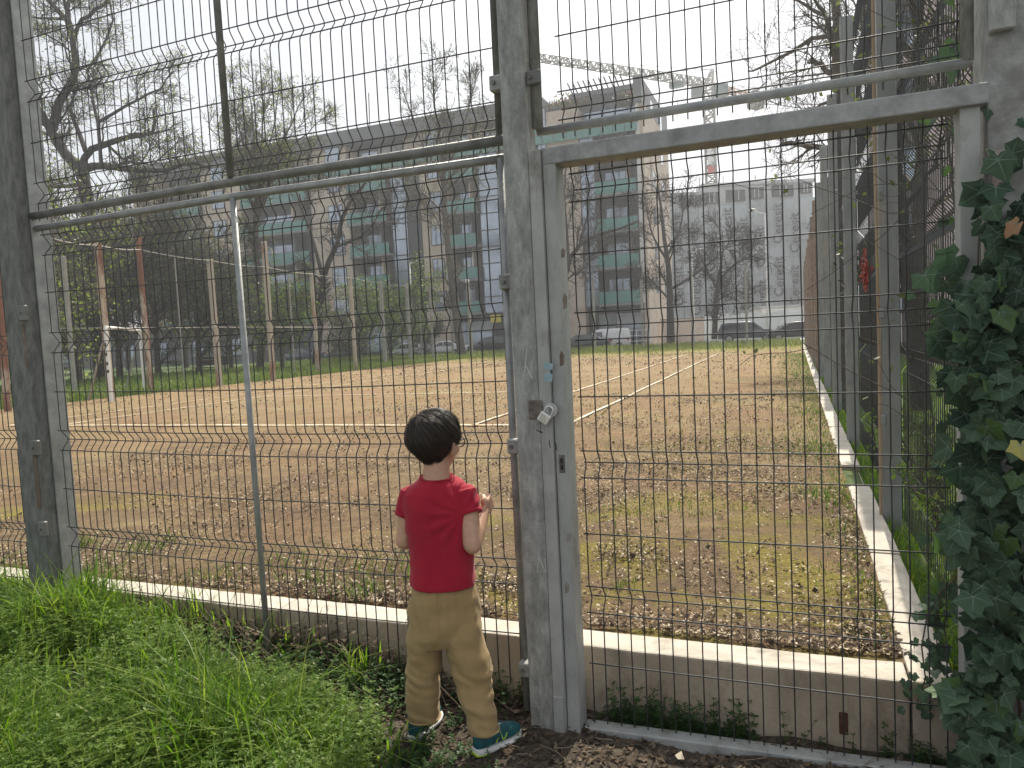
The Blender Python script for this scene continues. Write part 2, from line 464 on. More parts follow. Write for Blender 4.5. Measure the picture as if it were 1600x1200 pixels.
# ================================================================== front fence and gate
YF = 2.56
FOLD = .036
def wire_path(z0, z1, folds, half=.048):
    pts = [(0, 0, z0)]
    for f in sorted(folds):
        if f - half <= z0 or f + half >= z1: continue
        pts += [(0, 0, f - half - .012), (0, .006, f - half + .006), (0, FOLD - .003, f - .008), (0, FOLD - .003, f + .008), (0, .006, f + half - .006), (0, 0, f + half + .012)]
    pts.append((0, 0, z1))
    return pts
def mesh_wires(root, x0, x1, z0, z1, folds, mids, Y, spacing=.05, r=.0025, droop=0.0, seed=0):
    rng = random.Random(seed)
    n = int(round((x1 - x0) / spacing))
    me = MB().tube(wire_path(z0, z1, folds), r, 6).mesh('vertical_wire', True)
    me.materials.append(WIRE)
    for i in range(n + 1):
        o = link('vertical_wire', me, None, root, world=False)
        o.location = (x0 + (x1 - x0) * i / n - root.location.x + rng.uniform(-.002, .002), Y - root.location.y, -root.location.z)
        o.rotation_euler = (rng.uniform(-.002, .002), rng.uniform(-.0015, .0015), rng.uniform(-.06, .06))
    K = 9
    xs = np.linspace(x0 - .012, x1 + .012, K)
    hm = MB().tube([(x, 0, droop * math.sin(math.pi * (x - x0) / (x1 - x0))) for x in xs], r * 1.05, 6).mesh('horizontal_wire', True)
    hm.materials.append(WIRE)
    for z in mids:
        if z0 < z < z1:
            o = link('horizontal_wire', hm, None, root, world=False); o.location = (-root.location.x, Y - .006 - root.location.y, z - root.location.z)
    for f in folds:
        for dz, dy in ((-.05, -.006), (0, FOLD + .004), (.05, -.006)):
            if z0 < f + dz < z1:
                o = link('horizontal_wire', hm, None, root, world=False); o.location = (-root.location.x, Y + dy - root.location.y, f + dz - root.location.z)

FOLDS = [.287, .783, 1.278, 1.765, 2.02, 2.515, 3.01, 3.5]
MIDS = [.04, .535, 1.03, 1.53, 2.265, 2.76, 3.25]
LP0, LP1 = -3.50, -1.005
# lower left panel
pl = thing('wire_fence', 'lower wire mesh panel with folded ridges behind the boy, left of the gate post', 'wire fence', (-2.2, YF, -.2), group='front fence panels')
mesh_wires(pl, LP0 + .02, LP1 - .02, -.17, 1.845, FOLDS[:4], MIDS[:4], YF, seed=1, droop=-.012)
MB().tube([(LP0 - .03, YF, 1.852), (-2.3, YF - .004, 1.866), (LP1 + .02, YF, 1.862)], .0165, 10).build('top_rail', GALV, pl, True)
MB().tube([(LP1, YF - .01, -.26), (LP1 - .006, YF - .01, .8), (LP1, YF - .01, 1.86)], .0145, 10).build('side_rail', GALV, pl, True)
MB().tube([(-2.245, YF - .022, -.30), (-2.25, YF - .022, .7), (-2.258, YF - .022, 1.855)], .0135, 10).build('brace_pipe', GALV, pl, True)
# upper left panel
pu = thing('wire_fence', 'upper wire mesh panel above head height, left of the gate post', 'wire fence', (-2.2, YF, 1.9), group='front fence panels')
mesh_wires(pu, LP0 + .01, LP1 - .012, 1.885, 3.95, FOLDS[4:], MIDS[4:], YF, seed=2, droop=.006)
MB().tube([(LP0 - .05, YF - .012, 1.912), (-2.3, YF - .014, 1.925), (LP1 + .06, YF - .012, 1.925)], .0195, 10).build('bottom_rail', PIPE, pu, True)
MB().tube([(LP1, YF - .008, 1.94), (LP1 + .004, YF - .008, 4.0)], .0145, 10).build('side_rail', PIPE, pu, True)
MB().tube([(-2.262, YF - .022, 1.945), (-2.268, YF - .022, 3.0), (-2.275, YF - .022, 4.0)], .0155, 10).build('brace_pipe', PIPE, pu, True)
# panels left of the leftmost post
pl2 = thing('wire_fence', 'lower wire mesh panel at the left edge, beyond the leftmost post', 'wire fence', (-4.9, YF, -.2), group='front fence panels')
mesh_wires(pl2, -4.7, -3.72, -.10, 1.85, FOLDS[:4], MIDS[:4], YF, seed=3)
MB().tube([(-4.75, YF, 1.86), (-3.70, YF, 1.86)], .0165, 10).build('top_rail', GALV, pl2, True)
MB().tube([(-3.705, YF - .01, -.1), (-3.705, YF - .01, 1.86)], .0145, 10).build('side_rail', GALV, pl2, True)
pu2 = thing('wire_fence', 'upper wire mesh panel at the left edge, beyond the leftmost post', 'wire fence', (-4.9, YF, 1.9), group='front fence panels')
mesh_wires(pu2, -4.7, -3.72, 1.89, 3.95, FOLDS[4:], MIDS[4:], YF, seed=4)
MB().tube([(-4.75, YF - .012, 1.92), (-3.70, YF - .012, 1.92)], .0195, 10).build('bottom_rail', PIPE, pu2, True)
# upper right panel over the gate
pr = thing('wire_fence', 'upper wire mesh panel above the gate leaf', 'wire fence', (-.2, YF, 1.95), group='front fence panels')
mesh_wires(pr, -.77, .47, 1.905, 3.95, FOLDS[4:], MIDS[4:], YF + .015, seed=5)
MB().tube([(-.86, YF, 1.938), (.5, YF, 1.942)], .0155, 10).build('bottom_rail', GALV, pr, True)
MB().tube([(-.845, YF - .04, 1.94), (-.842, YF - .04, 4.0)], .020, 10).build('side_rail', GALV_POST, pr, True)
MB().tube([(.492, YF, 1.95), (.494, YF, 4.0)], .018, 10).build('side_rail', GALV_POST, pr, True)

def clamp(parent, x0, x1, z, y0, y1, h=.05, mat=None):
    MB().box((x0, y0, z - h / 2), (x1, y1, z + h / 2)).build('clamp', mat or GALV_POST, parent, bevel=.004)
    MB().tube([((x0 + x1) / 2 - .01, y0 - .008, z), ((x0 + x1) / 2 - .01, y0 + .01, z)], .008, 6).build('bolt', PIPE, parent)

# posts
def steel_post(name, label, x0, x1, y0, y1, z0, z1, mat, group):
    t = thing(name, label, 'post', ((x0 + x1) / 2, (y0 + y1) / 2, z0), group=group)
    MB().box((x0, y0, z0), (x1, y1, z1)).build('shaft', mat, t, bevel=.004, seg=2)
    return t
lp = steel_post('fence_post', 'thick weathered grey square post at the left edge of the picture', -3.685, -3.535, 2.47, 2.56, -.45, 4.1, DARK_POST, 'front fence posts')
MB().box((-3.533, 2.535, -.4), (-3.525, 2.64, 4.0)).build('flange', GALV, lp, bevel=.002)
for z in (1.43, .76, .35, 2.9): clamp(lp, -3.56, -3.512, z, 2.452, 2.472, .075, PIPE)
for z in (1.43, .76): clamp(lp, -3.72, -3.686, z, 2.52, 2.56, .06)
MB().box((-3.575, 2.4675, .45), (-3.545, 2.4705, .72)).build('rust_streak', RUST, lp); MB().box((-3.565, 2.4675, 1.16), (-3.545, 2.4705, 1.38)).build('rust_streak', RUST, lp)

gp = steel_post('gate_post', 'grey weathered steel gate post in the middle with padlock hasp and number tag', -.960, -.868, 2.46, 2.555, -.6, 4.1, GALV_POST, 'front fence posts')
MB().box((-.8675, 2.464, -.30), (-.8225, 2.56, 1.852)).build('jamb', GATE_PAINT, gp, bevel=.0015)
MB().box((-.867, 2.455, -.315), (-.826, 2.463, -.14)).build('hinge_cover', GATE_PAINT, gp, bevel=.004, seg=2)
for px, py in ((785, 130), (800, 440), (812, 697), (825, 1045), ):
    z = PY(px, py, 2.52)[2]
    clamp(gp, -1.018, -.9605, z, 2.50, 2.545, .055)
clamp(gp, -.868, -.815, PY(840, 122, 2.5)[2], 2.478, 2.50, .05, PIPE)
# hasp, number tag
DARKPLATE = pmat('worn_dark_plate', (.09, .075, .06), (.2, .185, .165), 30, .7, .1, .4, 90)
hz = PY(840, 640, 2.46)
MB().box((hz[0] - .034, 2.455, hz[2] - .035), (hz[0] + .02, 2.4595, hz[2] + .035)).build('hasp', DARKPLATE, gp, bevel=.003)
MB().tube([(hz[0] + .012, 2.457, hz[2] - .012), (hz[0] + .018, 2.438, hz[2] - .012), (hz[0] + .024, 2.438, hz[2] - .012), (hz[0] + .03, 2.474, hz[2] - .012)], .004, 8).build('staple', PIPE, gp, True)
tz = PY(860, 641, 2.46)
TAGM = pmat('tag_paint', (.42, .42, .40), (.5, .5, .48), 30, .6)
ring = [(tz[0] + .026 * math.cos(a), tz[2] + .026 * math.sin(a)) for a in np.linspace(0, 2 * math.pi, 25)[:-1]]
tagd = MB().prism(ring, 2.4605, 2.4638).build('number_tag', TAGM, gp)
def text_mesh(s, size, name='lettering', ext=.0005, bold=0.0):
    cu = bpy.data.curves.new('t', 'FONT'); cu.body = s; cu.size = size; cu.align_x = 'CENTER'; cu.align_y = 'CENTER'; cu.extrude = ext; cu.resolution_u = 3; cu.offset = bold
    o = bpy.data.objects.new('t', cu); COL.objects.link(o)
    dg = bpy.context.evaluated_depsgraph_get()
    me = bpy.data.meshes.new_from_object(o.evaluated_get(dg)); me.name = name
    bpy.data.objects.remove(o); bpy.data.curves.remove(cu)
    return me
def put_text(s, size, loc, rot, mat, parent, ext=.0005, bold=0.0):
    me = text_mesh(s, size, 'lettering', ext, bold)
    M = Matrix.Translation(loc) @ rot.to_4x4()
    me.transform(M); me.materials.clear(); me.materials.append(mat)
    return link('lettering', me, None, parent)
FACE_MY = Matrix.Rotation(math.pi / 2, 3, 'X')       # text facing -Y
put_text('8', .034, (tz[0] + .001, 2.4598, tz[2]), FACE_MY, BLACK, gp, .0004, -.0006)
BLUEP = pmat('blue_paint_mark', (.20, .36, .42), (.33, .42, .45), 30, .7)
for (a, bq, c, d) in ((851, 566, 866, 578), (852, 582, 865, 597)):
    p = PY(a, d, 2.474); q = PY(c, bq, 2.474)
    MB().add([(p[0], 2.4632, p[2] + .004), (q[0] - .004, 2.4632, p[2]), (q[0], 2.4632, q[2] - .006), ((p[0] + q[0]) / 2, 2.4632, q[2]), (p[0] + .003, 2.4632, q[2] - .003)], [(0, 1, 2, 3, 4)]).build('paint_mark', BLUEP, gp)
SCR = pmat('scratch', (.55, .55, .53), rough=.7)
for pts in (((842, 870), (839, 895)), ((842, 870), (853, 896)), ((853, 896), (852, 872))):
    P = [PY(px, py, 2.4595) for px, py in pts]
    MB().tube([tuple(p) for p in P], .0012, 4).build('scratch_mark', SCR, gp)
for pts in (((823, 545), (821, 575), (818, 588)), ((822, 572), (832, 592))):
    MB().tube([tuple(PY(px, py, 2.4595)) for px, py in pts], .0016, 4).build('scratch_mark', SCR, gp)
for pts in (((838, 672), (848, 676)), ((858, 688), (860, 700)), ((868, 692), (870, 704))):
    MB().tube([tuple(PY(px, py, 2.4595 if px < 850 else 2.4635)) for px, py in pts], .0016, 4).build('scratch_mark', BLACK, gp)

# padlock
pk = PY(851, 653, 2.44)
lock = thing('padlock', 'small silver padlock hanging crooked on the gate post hasp', 'padlock', tuple(pk))
lock.rotation_euler = (0, rad(-34), 0)
lock.rotation_euler = (0, rad(34), 0)
lb = MB().box((-.022, -.008, -.020), (.022, .008, .018)).build('lock_body', STEEL, lock, bevel=.004, seg=3, world=False)
for k in range(3): MB().box((-.014, -.0088, -.010 + k * .007), (.012 - .004 * k, -.0079, -.0075 + k * .007)).build('engraving', GALV, lb, world=False)
a = np.linspace(0, math.pi, 11)
MB().tube([(-.015, 0, .012), (-.015, 0, .03)] + [(-.015 * math.cos(t), 0, .03 + .017 * math.sin(t)) for t in a[1:-1]] + [(.015, 0, .03), (.015, 0, .012)], .0036, 10).build('shackle', STEEL, lock, True, world=False)

# gate leaf
gate = thing('gate', 'tall grey steel gate leaf with wire mesh, closed and padlocked', 'gate', (-.81, YF, -.29))
GX0, GX1 = -.820, .512
MB().box((GX0, 2.480, -.285), (GX0 + .047, 2.575, 1.80)).build('stile', GATE_PAINT, gate, bevel=.002)
MB().box((GX1 - .052, 2.495, -.27), (GX1, 2.575, 1.80)).build('stile', GATE_PAINT, gate, bevel=.002)
me = MB()
me.box((GX0 - .0025, 2.478, 1.797), (GX1 + .02, 2.577, 1.858)); me.build('top_bar', GALV, gate, bevel=.005, seg=2)
MB().add([(GX0 + .048, 2.513, -.335), (GX1 - .053, 2.513, -.31), (GX1 - .053, 2.577, -.31), (GX0 + .048, 2.577, -.335), (GX0 + .048, 2.513, -.275), (GX1 - .053, 2.513, -.25), (GX1 - .053, 2.577, -.25), (GX0 + .048, 2.577, -.275)],
         [(0, 3, 2, 1), (4, 5, 6, 7), (0, 1, 5, 4), (1, 2, 6, 5), (2, 3, 7, 6), (3, 0, 4, 7)]).build('bottom_bar', GATE_PAINT, gate, bevel=.005, seg=2)
GF = [.205, .715, 1.222, 1.72]
mesh_wires(gate, GX0 + .085, GX1 - .085, -.29, 1.805, GF, [-.04, .455, .965, 1.482], YF - .005, seed=8)
hzl = PY(878, 725, 2.478)
MB().box((hzl[0] - .011, 2.4775, hzl[2] - .033), (hzl[0] + .011, 2.4805, hzl[2] + .033)).build('lock_plate', DARKPLATE, gate, bevel=.002)
MB().box((hzl[0] - .005, 2.4755, hzl[2] - .022), (hzl[0] + .005, 2.4776, hzl[2] - .004)).build('keyhole', BLACK, gate)
MB().box((hzl[0] - .005, 2.4755, hzl[2] + .004), (hzl[0] + .005, 2.4776, hzl[2] + .022)).build('keyhole', BLACK, gate)
for px, py in ((886, 918), (880, 395), (883, 470), (888, 840), (878, 560)):
    p = PY(px, py, 2.478); h = random.uniform(.015, .04)
    MB().add([(p[0] - .008, 2.4785, p[2] - h), (p[0] + .005, 2.4785, p[2] - h * .8), (p[0] + .009, 2.4785, p[2] + h * .4), (p[0] - .002, 2.4785, p[2] + h), (p[0] - .009, 2.4785, p[2] + h * .3)], [(0, 1, 2, 3, 4)]).build('rust_patch', RUST, gate)

# right gate post (under the ivy)
PATCH = pmat('bare_render_patch', (.30, .25, .23), (.36, .31, .29), 40, .8)
PALE_POST = pmat('pale_rendered_post', (.22, .23, .225), (.36, .37, .36), 22, .8, 0, .35, 70, c3=(.17, .165, .15), s3=4, lo3=.48, hi3=.7)
rp = steel_post('gate_post', 'grey gate post at the right edge, overgrown with ivy', .534, .86, 2.52, 2.70, -.6, 4.1, PALE_POST, 'front fence posts')
MB().box((.536, 2.49, 2.0), (.60, 2.519, 2.12)).build('clamp', GALV_POST, rp, bevel=.004)
MB().box((.546, 2.5165, 1.56), (.585, 2.5195, 1.67)).build('rust_streak', PATCH, rp)

# ================================================================== right-hand side fence
PY_POST = [4.95, 8.05, 11.0, 14.1, 17.1, 20.2, 23.3, 26.4, 29.5, 32.6, 36, 39.5, 43]
WOOD = pmat('bare_batten', (.30, .22, .14), (.40, .31, .21), 20, .8, 0, .2, 60, stretch=(1, 1, .1))
GALV_S = pmat('side_post_grey', (.20, .21, .21), (.30, .31, .305), 8, .6, .2, .15, 60, c3=(.34, .27, .2), s3=3, lo3=.6, hi3=.7, stretch=(1, 1, .3))
RUSTY_S = pmat('side_post_rusty', (.22, .15, .11), (.32, .24, .19), 6, .85, 0, .2, 40)
ordn = ['nearest', 'second', 'third', 'fourth', 'fifth', 'sixth', 'seventh', 'eighth', 'ninth', 'tenth', 'eleventh', 'twelfth', 'farthest']
for k, y in enumerate(PY_POST):
    w = .10 if k < 5 else .13
    h = 4.25 - (.1 if k % 3 == 1 else 0)
    t = thing('fence_post', f'tall grey side fence post right of the court, {ordn[k]} from the gate' if k < 4 else f'tall rust-tinged side fence post right of the court, {ordn[k]} from the gate', 'post', (.55, y, -.3), group='posts of the right side fence')
    MB().box((.485, y - w / 2, -.35), (.485 + w, y + w / 2, h)).build('shaft', GALV_S if k < 5 else RUSTY_S, t, bevel=.008, seg=2)
    if k == 0: MB().tube([(.470, y - .035, -.2), (.474, y - .04, 1.0), (.466, y - .035, 2.2), (.472, y - .035, 4.2)], .0105, 6).build('batten', WOOD, t)
    elif k < 7: MB().tube([(.474, y - .04, -.2), (.474, y - .04, h)], .008, 5).build('batten', GALV, t)
    for z in (.55, 1.2, 1.9, 2.6):
        MB().box((.475, y - w / 2 - .02, z), (.50, y - w / 2 + .0, z + .06)).build('clamp', GALV_S, t, bevel=.003)
yl = [2.72] + PY_POST
for k in range(len(PY_POST)):
    y0, y1 = yl[k] + .05, yl[k + 1] - .05
    t = thing('wire_fence', f'dark wire mesh side panel ending at the {ordn[k]} side post', 'wire fence', (.60, y0, -.1), group='panels of the right side fence')
    n = int((y1 - y0) / .05) if k < 4 else int((y1 - y0) / .1)
    SF = [.25, .95, 1.62, 2.0, 2.6, 3.2, 3.8]
    pts = np.array(wire_path(-.05, 4.15, SF, .07))
    pts[:, 0] = pts[:, 1] * 1.7; pts[:, 1] = 0
    ysn = np.linspace(y0, y1, n)
    P = np.repeat(pts[None], n, 0); P[:, :, 0] += .60; P[:, :, 1] += ysn[:, None]
    V, F = tubes(P, np.full(P.shape[:2], .0028 if k < 4 else .0038), 4)
    zs = [.6, 1.3, 2.3, 2.9, 3.5] + [f + d for f in SF for d in (-.07, .07)]
    H = np.array([[(.60, y0, z), (.60, (y0 + y1) / 2, z - .01), (.60, y1, z)] for z in zs] + [[(.60 + FOLD * 1.7, y0, f), (.60 + FOLD * 1.7, (y0 + y1) / 2, f), (.60 + FOLD * 1.7, y1, f)] for f in SF])
    V2, F2 = tubes(H, np.full(H.shape[:2], .0028), 4)
    tag(link('wire_mesh', np_mesh('wire_mesh', np.concatenate([V, V2]), np.concatenate([F, F2 + len(V)])), WIRE, t), kind='stuff')
REDNET = leafmat('orange_red_string', [(.30, .05, .03), (.38, .08, .04), (.25, .035, .025)], 0)
pp = []
rng = np.random.default_rng(3)
c0 = PY(1354, 428, 7.1)
P = c0 + rng.normal(0, 1, (46, 1, 3)) * [.012, .06, .05] + np.cumsum(rng.normal(0, 1, (46, 6, 3)) * [.010, .03, .03], 1)
V, F = tubes(P, np.full(P.shape[:2], .006), 4)
tag(link('net_bundle', np_mesh('net_bundle', V, F), REDNET), 'small bundle of orange red netting snagged in the side fence', 'netting')

# ================================================================== left fence: rusty posts with wires
POSTM = {'rust': pmat('rusted_post', (.17, .075, .045), (.26, .13, .085), 3, .85, 0, .2, 30, c3=(.45, .38, .30), s3=1.1, lo3=.52, hi3=.6, stretch=(1, 1, .35)),
         'cream': pmat('cream_post', (.34, .30, .24), (.44, .40, .33), 3, .85, 0, .2, 30, c3=(.28, .15, .09), s3=1.2, lo3=.52, hi3=.6, stretch=(1, 1, .4)),
         'grey': pmat('grey_post', (.25, .24, .22), (.36, .34, .31), 3, .85, 0, .2, 30)}
posts = [  # px base, py base, px top, py top, width, kind, label
    (12, 640, 2, 385, .16, 'rust', 'rusty court post at the far left edge beside the front fence post'),
    (98, 632, 77, 387, .06, 'grey', 'thin pale pole just left of the brown post and the goal'),
    (117, 614, 100, 400, .15, 'grey', 'grey brown court post left of the goal'),
    (174, 625, 151, 380, .17, 'rust', 'rust red court post standing at the left post of the goal'),
    (236, 610, 216, 370, .18, 'rust', 'rust red court post standing at the right post of the goal'),
    (288, 597, 273, 403, .06, 'grey', 'thin pale pole between the goal and the bench'),
    (343, 601, 326, 405, .20, 'cream', 'pale court post with rusty streaks just right of the bench'),
    (382, 584, 370, 420, .12, 'grey', 'grey court post behind the thin brace pipe'),
    (427, 593, 414, 377, .20, 'cream', 'tallest cream court post in front of the green shrubs'),
    (461, 585, 452, 430, .06, 'grey', 'thin pole right of the tallest cream post'),
    (497, 582, 487, 427, .18, 'cream', 'cream court post in front of the leaning dark tree'),
    (556, 577, 547, 433, .17, 'cream', 'cream court post left of the light green shrub'),
    (602, 568, 594, 440, .18, 'grey', 'grey court post in front of the light green shrub'),
    (642, 563, 634, 443, .18, 'grey', 'grey court post before the parked silver car'),
    (660, 560, 654, 448, .08, 'grey', 'thin far pole before the parked silver car'),
    (677, 560, 671, 448, .12, 'grey', 'grey far court post between the silver car and the white car'),
    (708, 555, 702, 452, .14, 'grey', 'grey far court post beside the tall bare tree'),
    (737, 552, 730, 442, .20, 'cream', 'cream far court post with a white cap near the yellow sign'),
    (792, 549, 786, 447, .2, 'grey', 'grey far court post just left of the gate post'),
    (930, 541, 927, 437, .14, 'grey', 'grey far court post before the white van'),
    (1005, 534, 1002, 437, .16, 'grey', 'grey far court post before the white street railing'),
    (1083, 532, 1080, 417, .16, 'grey', 'grey far court post right of the corner tree'),
    (1167, 527, 1165, 417, .15, 'grey', 'grey far court post before the dark car'),
]
POSTP = []
for bx, by, tx, ty, w, kd, lb_ in posts:
    p = PZ(bx, by, 0.0)
    if p[1] > 47: p = PY(bx, by, 47.0); p[2] = 0.03
    q = PY(tx, ty, p[1])
    w = w * .8 if p[1] < 30 else w * .95
    t = thing('court_post', lb_, 'post', (p[0], p[1], -.1), group='posts around the far side of the court')
    lean = (q[0] - p[0]) * .35
    S = w / 2
    MB().loft([[(p[0] + dx * S + lean * f, p[1] + dy * S, z) for dx, dy in ((-1, -1), (1, -1), (1, 1), (-1, 1))] for f, z in ((0, -.15), (.5, q[2] * .5), (1, q[2]))]).build('shaft', POSTM[kd], t, bevel=.012)
    if bx == 737: MB().sphere((q[0] + lean * .1, q[1], q[2] + .1), .16).build('cap', WHITE, t, True)
    if kd != 'grey' or w > .13:
        MB().box((p[0] - S * .3 + lean, p[1] - S - .03, q[2] - .16), (p[0] + S * .3 + lean, p[1] - S + .02, q[2] - .1)).build('wire_clip', PIPE, t)
    POSTP.append((p, q))
def cable(name, label, pts, r, sag=.05):
    P = []
    for i in range(len(pts) - 1):
        a, b_ = np.array(pts[i]), np.array(pts[i + 1])
        for t in np.linspace(0, 1, 7)[:-1]:
            P.append(a + (b_ - a) * t - np.array([0, 0, sag * 4 * t * (1 - t)]))
    P.append(np.array(pts[-1]))
    tag(MB().tube([tuple(p) for p in P], r, 5).build(name, POSTM['grey']), label, 'wire')
sel = [3, 4, 6, 8, 10, 11, 12]
cable('fence_wire', 'thin pale wire strung along the tops of the left court posts', [PY(40, 365, 12)] + [PY(80, 372, 12.5)] + [PY(POSTP[i][0][0] * 0 + px, py, POSTP[i][0][1] - .1) for i, px, py in ((3, 152, 383), (4, 219, 390), (6, 328, 407), (8, 416, 417), (10, 488, 428), (11, 548, 434), (12, 595, 441), (13, 635, 447))], .016)
cable('fence_wire', 'thin pale wire strung at mid height along the left court posts', [PY(px, py, POSTP[i][0][1] - .12) for i, px, py in ((2, 78, 513), (3, 163, 512), (4, 228, 512), (6, 335, 511), (8, 421, 511), (10, 493, 511), (11, 552, 511))], .016, .01)

# small goal between two rusty posts
gl = thing('goal', 'small white football goal frame between the two rust red posts', 'goal', tuple(PZ(203, 617, 0)))
a, b_ = POSTP[3][0] + np.array([.13, -.1, 0]), POSTP[4][0] + np.array([-.22, -.05, 0])
za = PY(166, 512, a[1])[2]
for p in (a, b_):
    MB().box((p[0] - .04, p[1] - .04, -.05), (p[0] + .04, p[1] + .04, za)).build('upright', WHITE, gl, bevel=.008)
MB().tube([(a[0], a[1], za + .02), (b_[0], b_[1], za + .02)], .04, 8).build('crossbar', WHITE, gl)
MB().tube([(b_[0], b_[1], za - .1), (b_[0] - 1.0, b_[1] + .1, .0)], .03, 6).build('stay', POSTM['grey'], gl)
MB().tube([(a[0], a[1], za - .1), (a[0] - 1.0, a[1] + .1, .0)], .03, 6).build('stay', POSTM['grey'], gl)
P_ = PY(168, 588, a[1] - .055)
for k, zz in enumerate((1.5, 1.25, 1.0, .8)):
    MB().box((a[0] - .03, a[1] - .0435, zz - .06), (a[0] + .02 + .01 * k, a[1] - .0405, zz + .05 - .01 * k)).build('graffiti_mark', BLACK, gl)

# bench
bp_ = PZ(318, 592, 0)
bn = thing('bench', 'dark wooden bench standing in the grass behind the left court posts', 'bench', (bp_[0] - 1.5, bp_[1] + 2.0, -.03), rz=rad(15))
DW = pmat('dark_bench_wood', (.04, .032, .026), (.07, .055, .042), 8, .8)
for k in range(3): MB().box((-.75, -.22 + k * .15, .44), (.75, -.09 + k * .15, .48)).build('seat_plank', DW, bn, world=False)
for k in range(3): MB().box((-.75, .26, .55 + k * .14), (.75, .30, .66 + k * .14)).build('back_plank', DW, bn, world=False)
for x in (-.6, .6):
    MB().box((x - .03, -.2, 0), (x + .03, -.14, .44)).build('leg', BLACK, bn, world=False)
    MB().box((x - .03, .18, 0), (x + .03, .255, .95)).build('leg', BLACK, bn, world=False)
# ================================================================== apartment block
YB = 66.0
BEIGE = pmat('beige_cladding', (.50, .41, .325), (.57, .475, .385), 1.2, .8, 0, .05, 10, c3=(.45, .36, .28), s3=.5)
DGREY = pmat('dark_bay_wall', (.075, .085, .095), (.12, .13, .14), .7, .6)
ROOFM = pmat('slate_fascia', (.11, .115, .125), (.145, .15, .16), .5, .6)
SLAB = pmat('balcony_slab', (.17, .175, .175), (.23, .235, .23), 2, .8)
FRAME = pmat('window_frame', (.035, .037, .04), rough=.4)
GREEN = glassmat('green_balustrade_glass', (.11, .30, .265), .15, .78, .6)
PANE = pmat('window_glass', (.22, .27, .33), (.40, .46, .54), .35, .06, .55, spec=1.0)
PANE.node_tree.nodes['Principled BSDF'].inputs['Coat Weight'].default_value = .6
CURT = pmat('pale_blind', (.45, .47, .5), (.55, .56, .58), 1.5, .7)
WHITEC = pmat('white_corner', (.62, .62, .6), (.7, .7, .68), 1, .7)

blk = thing('apartment_building', 'long beige apartment block with green glass balconies behind the court', 'building', (-40, YB, -.4))
ROOF_Z = 23.4; G0 = -.4
FL = [3.7, 7.0, 10.3, 13.6, 16.9]                 # balcony floors
XC = gx(1015, YB)                                  # right corner
def bx(name, a, b, mat, parent=blk, bevel=0): return MB().box(a, b).build(name, mat, parent, bevel=bevel)
XL0 = gx(222, YB)
DEEP = 14.0
# core body behind the recesses
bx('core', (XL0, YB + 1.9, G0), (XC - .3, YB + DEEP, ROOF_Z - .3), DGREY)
# end wall
ew = bx('end_wall', (XC - .45, YB + .02, G0), (XC + .02, YB + DEEP + .1, ROOF_Z), BEIGE)
bx('corner_post', (XC - .62, YB - .06, 3.6), (XC - .30, YB + .03, ROOF_Z - 2), WHITEC)
for k in range(6):
    z = 4.6 + k * 3.3
    for yy in (YB + 4, YB + 9):
        bx('window', (XC + .02, yy, z), (XC + .06, yy + 1.1, z + 1.6), PANE)
bx('ground_floor', (XL0, YB + 1.2, G0), (XC - .47, YB + 1.88, 3.3), FRAME)
# roof: dark fascia
bx('roof', (XL0, YB - .35, ROOF_Z - 1.5), (gx(862, YB), YB + DEEP - .2, ROOF_Z), ROOFM)
bx('roof', (gx(862, YB) + .01, YB + 2.0, ROOF_Z - .9), (XC - .7, YB + DEEP - .2, ROOF_Z - .1), ROOFM)
bx('roof_edge', (XC - .68, YB - .3, ROOF_Z - 2.0), (XC + .05, YB + DEEP - .2, ROOF_Z + .25), ROOFM)

def window(x0, x1, z0, z1, y=YB, split=True, parent=blk):
    f = bx('window', (x0, y - .05, z0), (x1, y + .12, z1), FRAME, parent)
    xm = x0 + (x1 - x0) * .42
    cells = [(x0 + .09, xm - .04), (xm + .04, x1 - .09)] if split else [(x0 + .09, x1 - .09)]
    for i, (a, c) in enumerate(cells):
        p = bx('pane', (a, y - .058, z0 + .09), (c, y - .051, z1 - .09), PANE, f)
    if random.random() < .35:
        a, c = cells[-1]; hh = random.uniform(.25, .6)
        bx('blind', (a, y - .064, z1 - .1 - (z1 - z0) * hh), (c, y - .059, z1 - .1), CURT, f)
    return f
def wallcol(px0, px1, wins=True, top=ROOF_Z - 1.5, wpx=None):
    """clad column; panel joints every half storey are real gaps between panels"""
    x0, x1 = gx(px0, YB), gx(px1, YB)
    bx('wall', (x0, YB + .06, G0), (x1, YB + 1.9, top), BEIGE)
    n = int((top - 3.4) / 1.1)
    for k in range(n):
        z = 3.4 + k * 1.1
        bx('cladding_panel', (x0 - .01, YB, z + .012), (x1 + .01, YB + .055, z + 1.088), BEIGE)
    if wins:
        a, c = (gx(wpx[0], YB), gx(wpx[1], YB)) if wpx else (x0 + .3 * (x1 - x0), x0 + .3 * (x1 - x0) + 1.5)
        for z in FL + [20.0]:
            window(a, c, z + .35, z + 2.35)
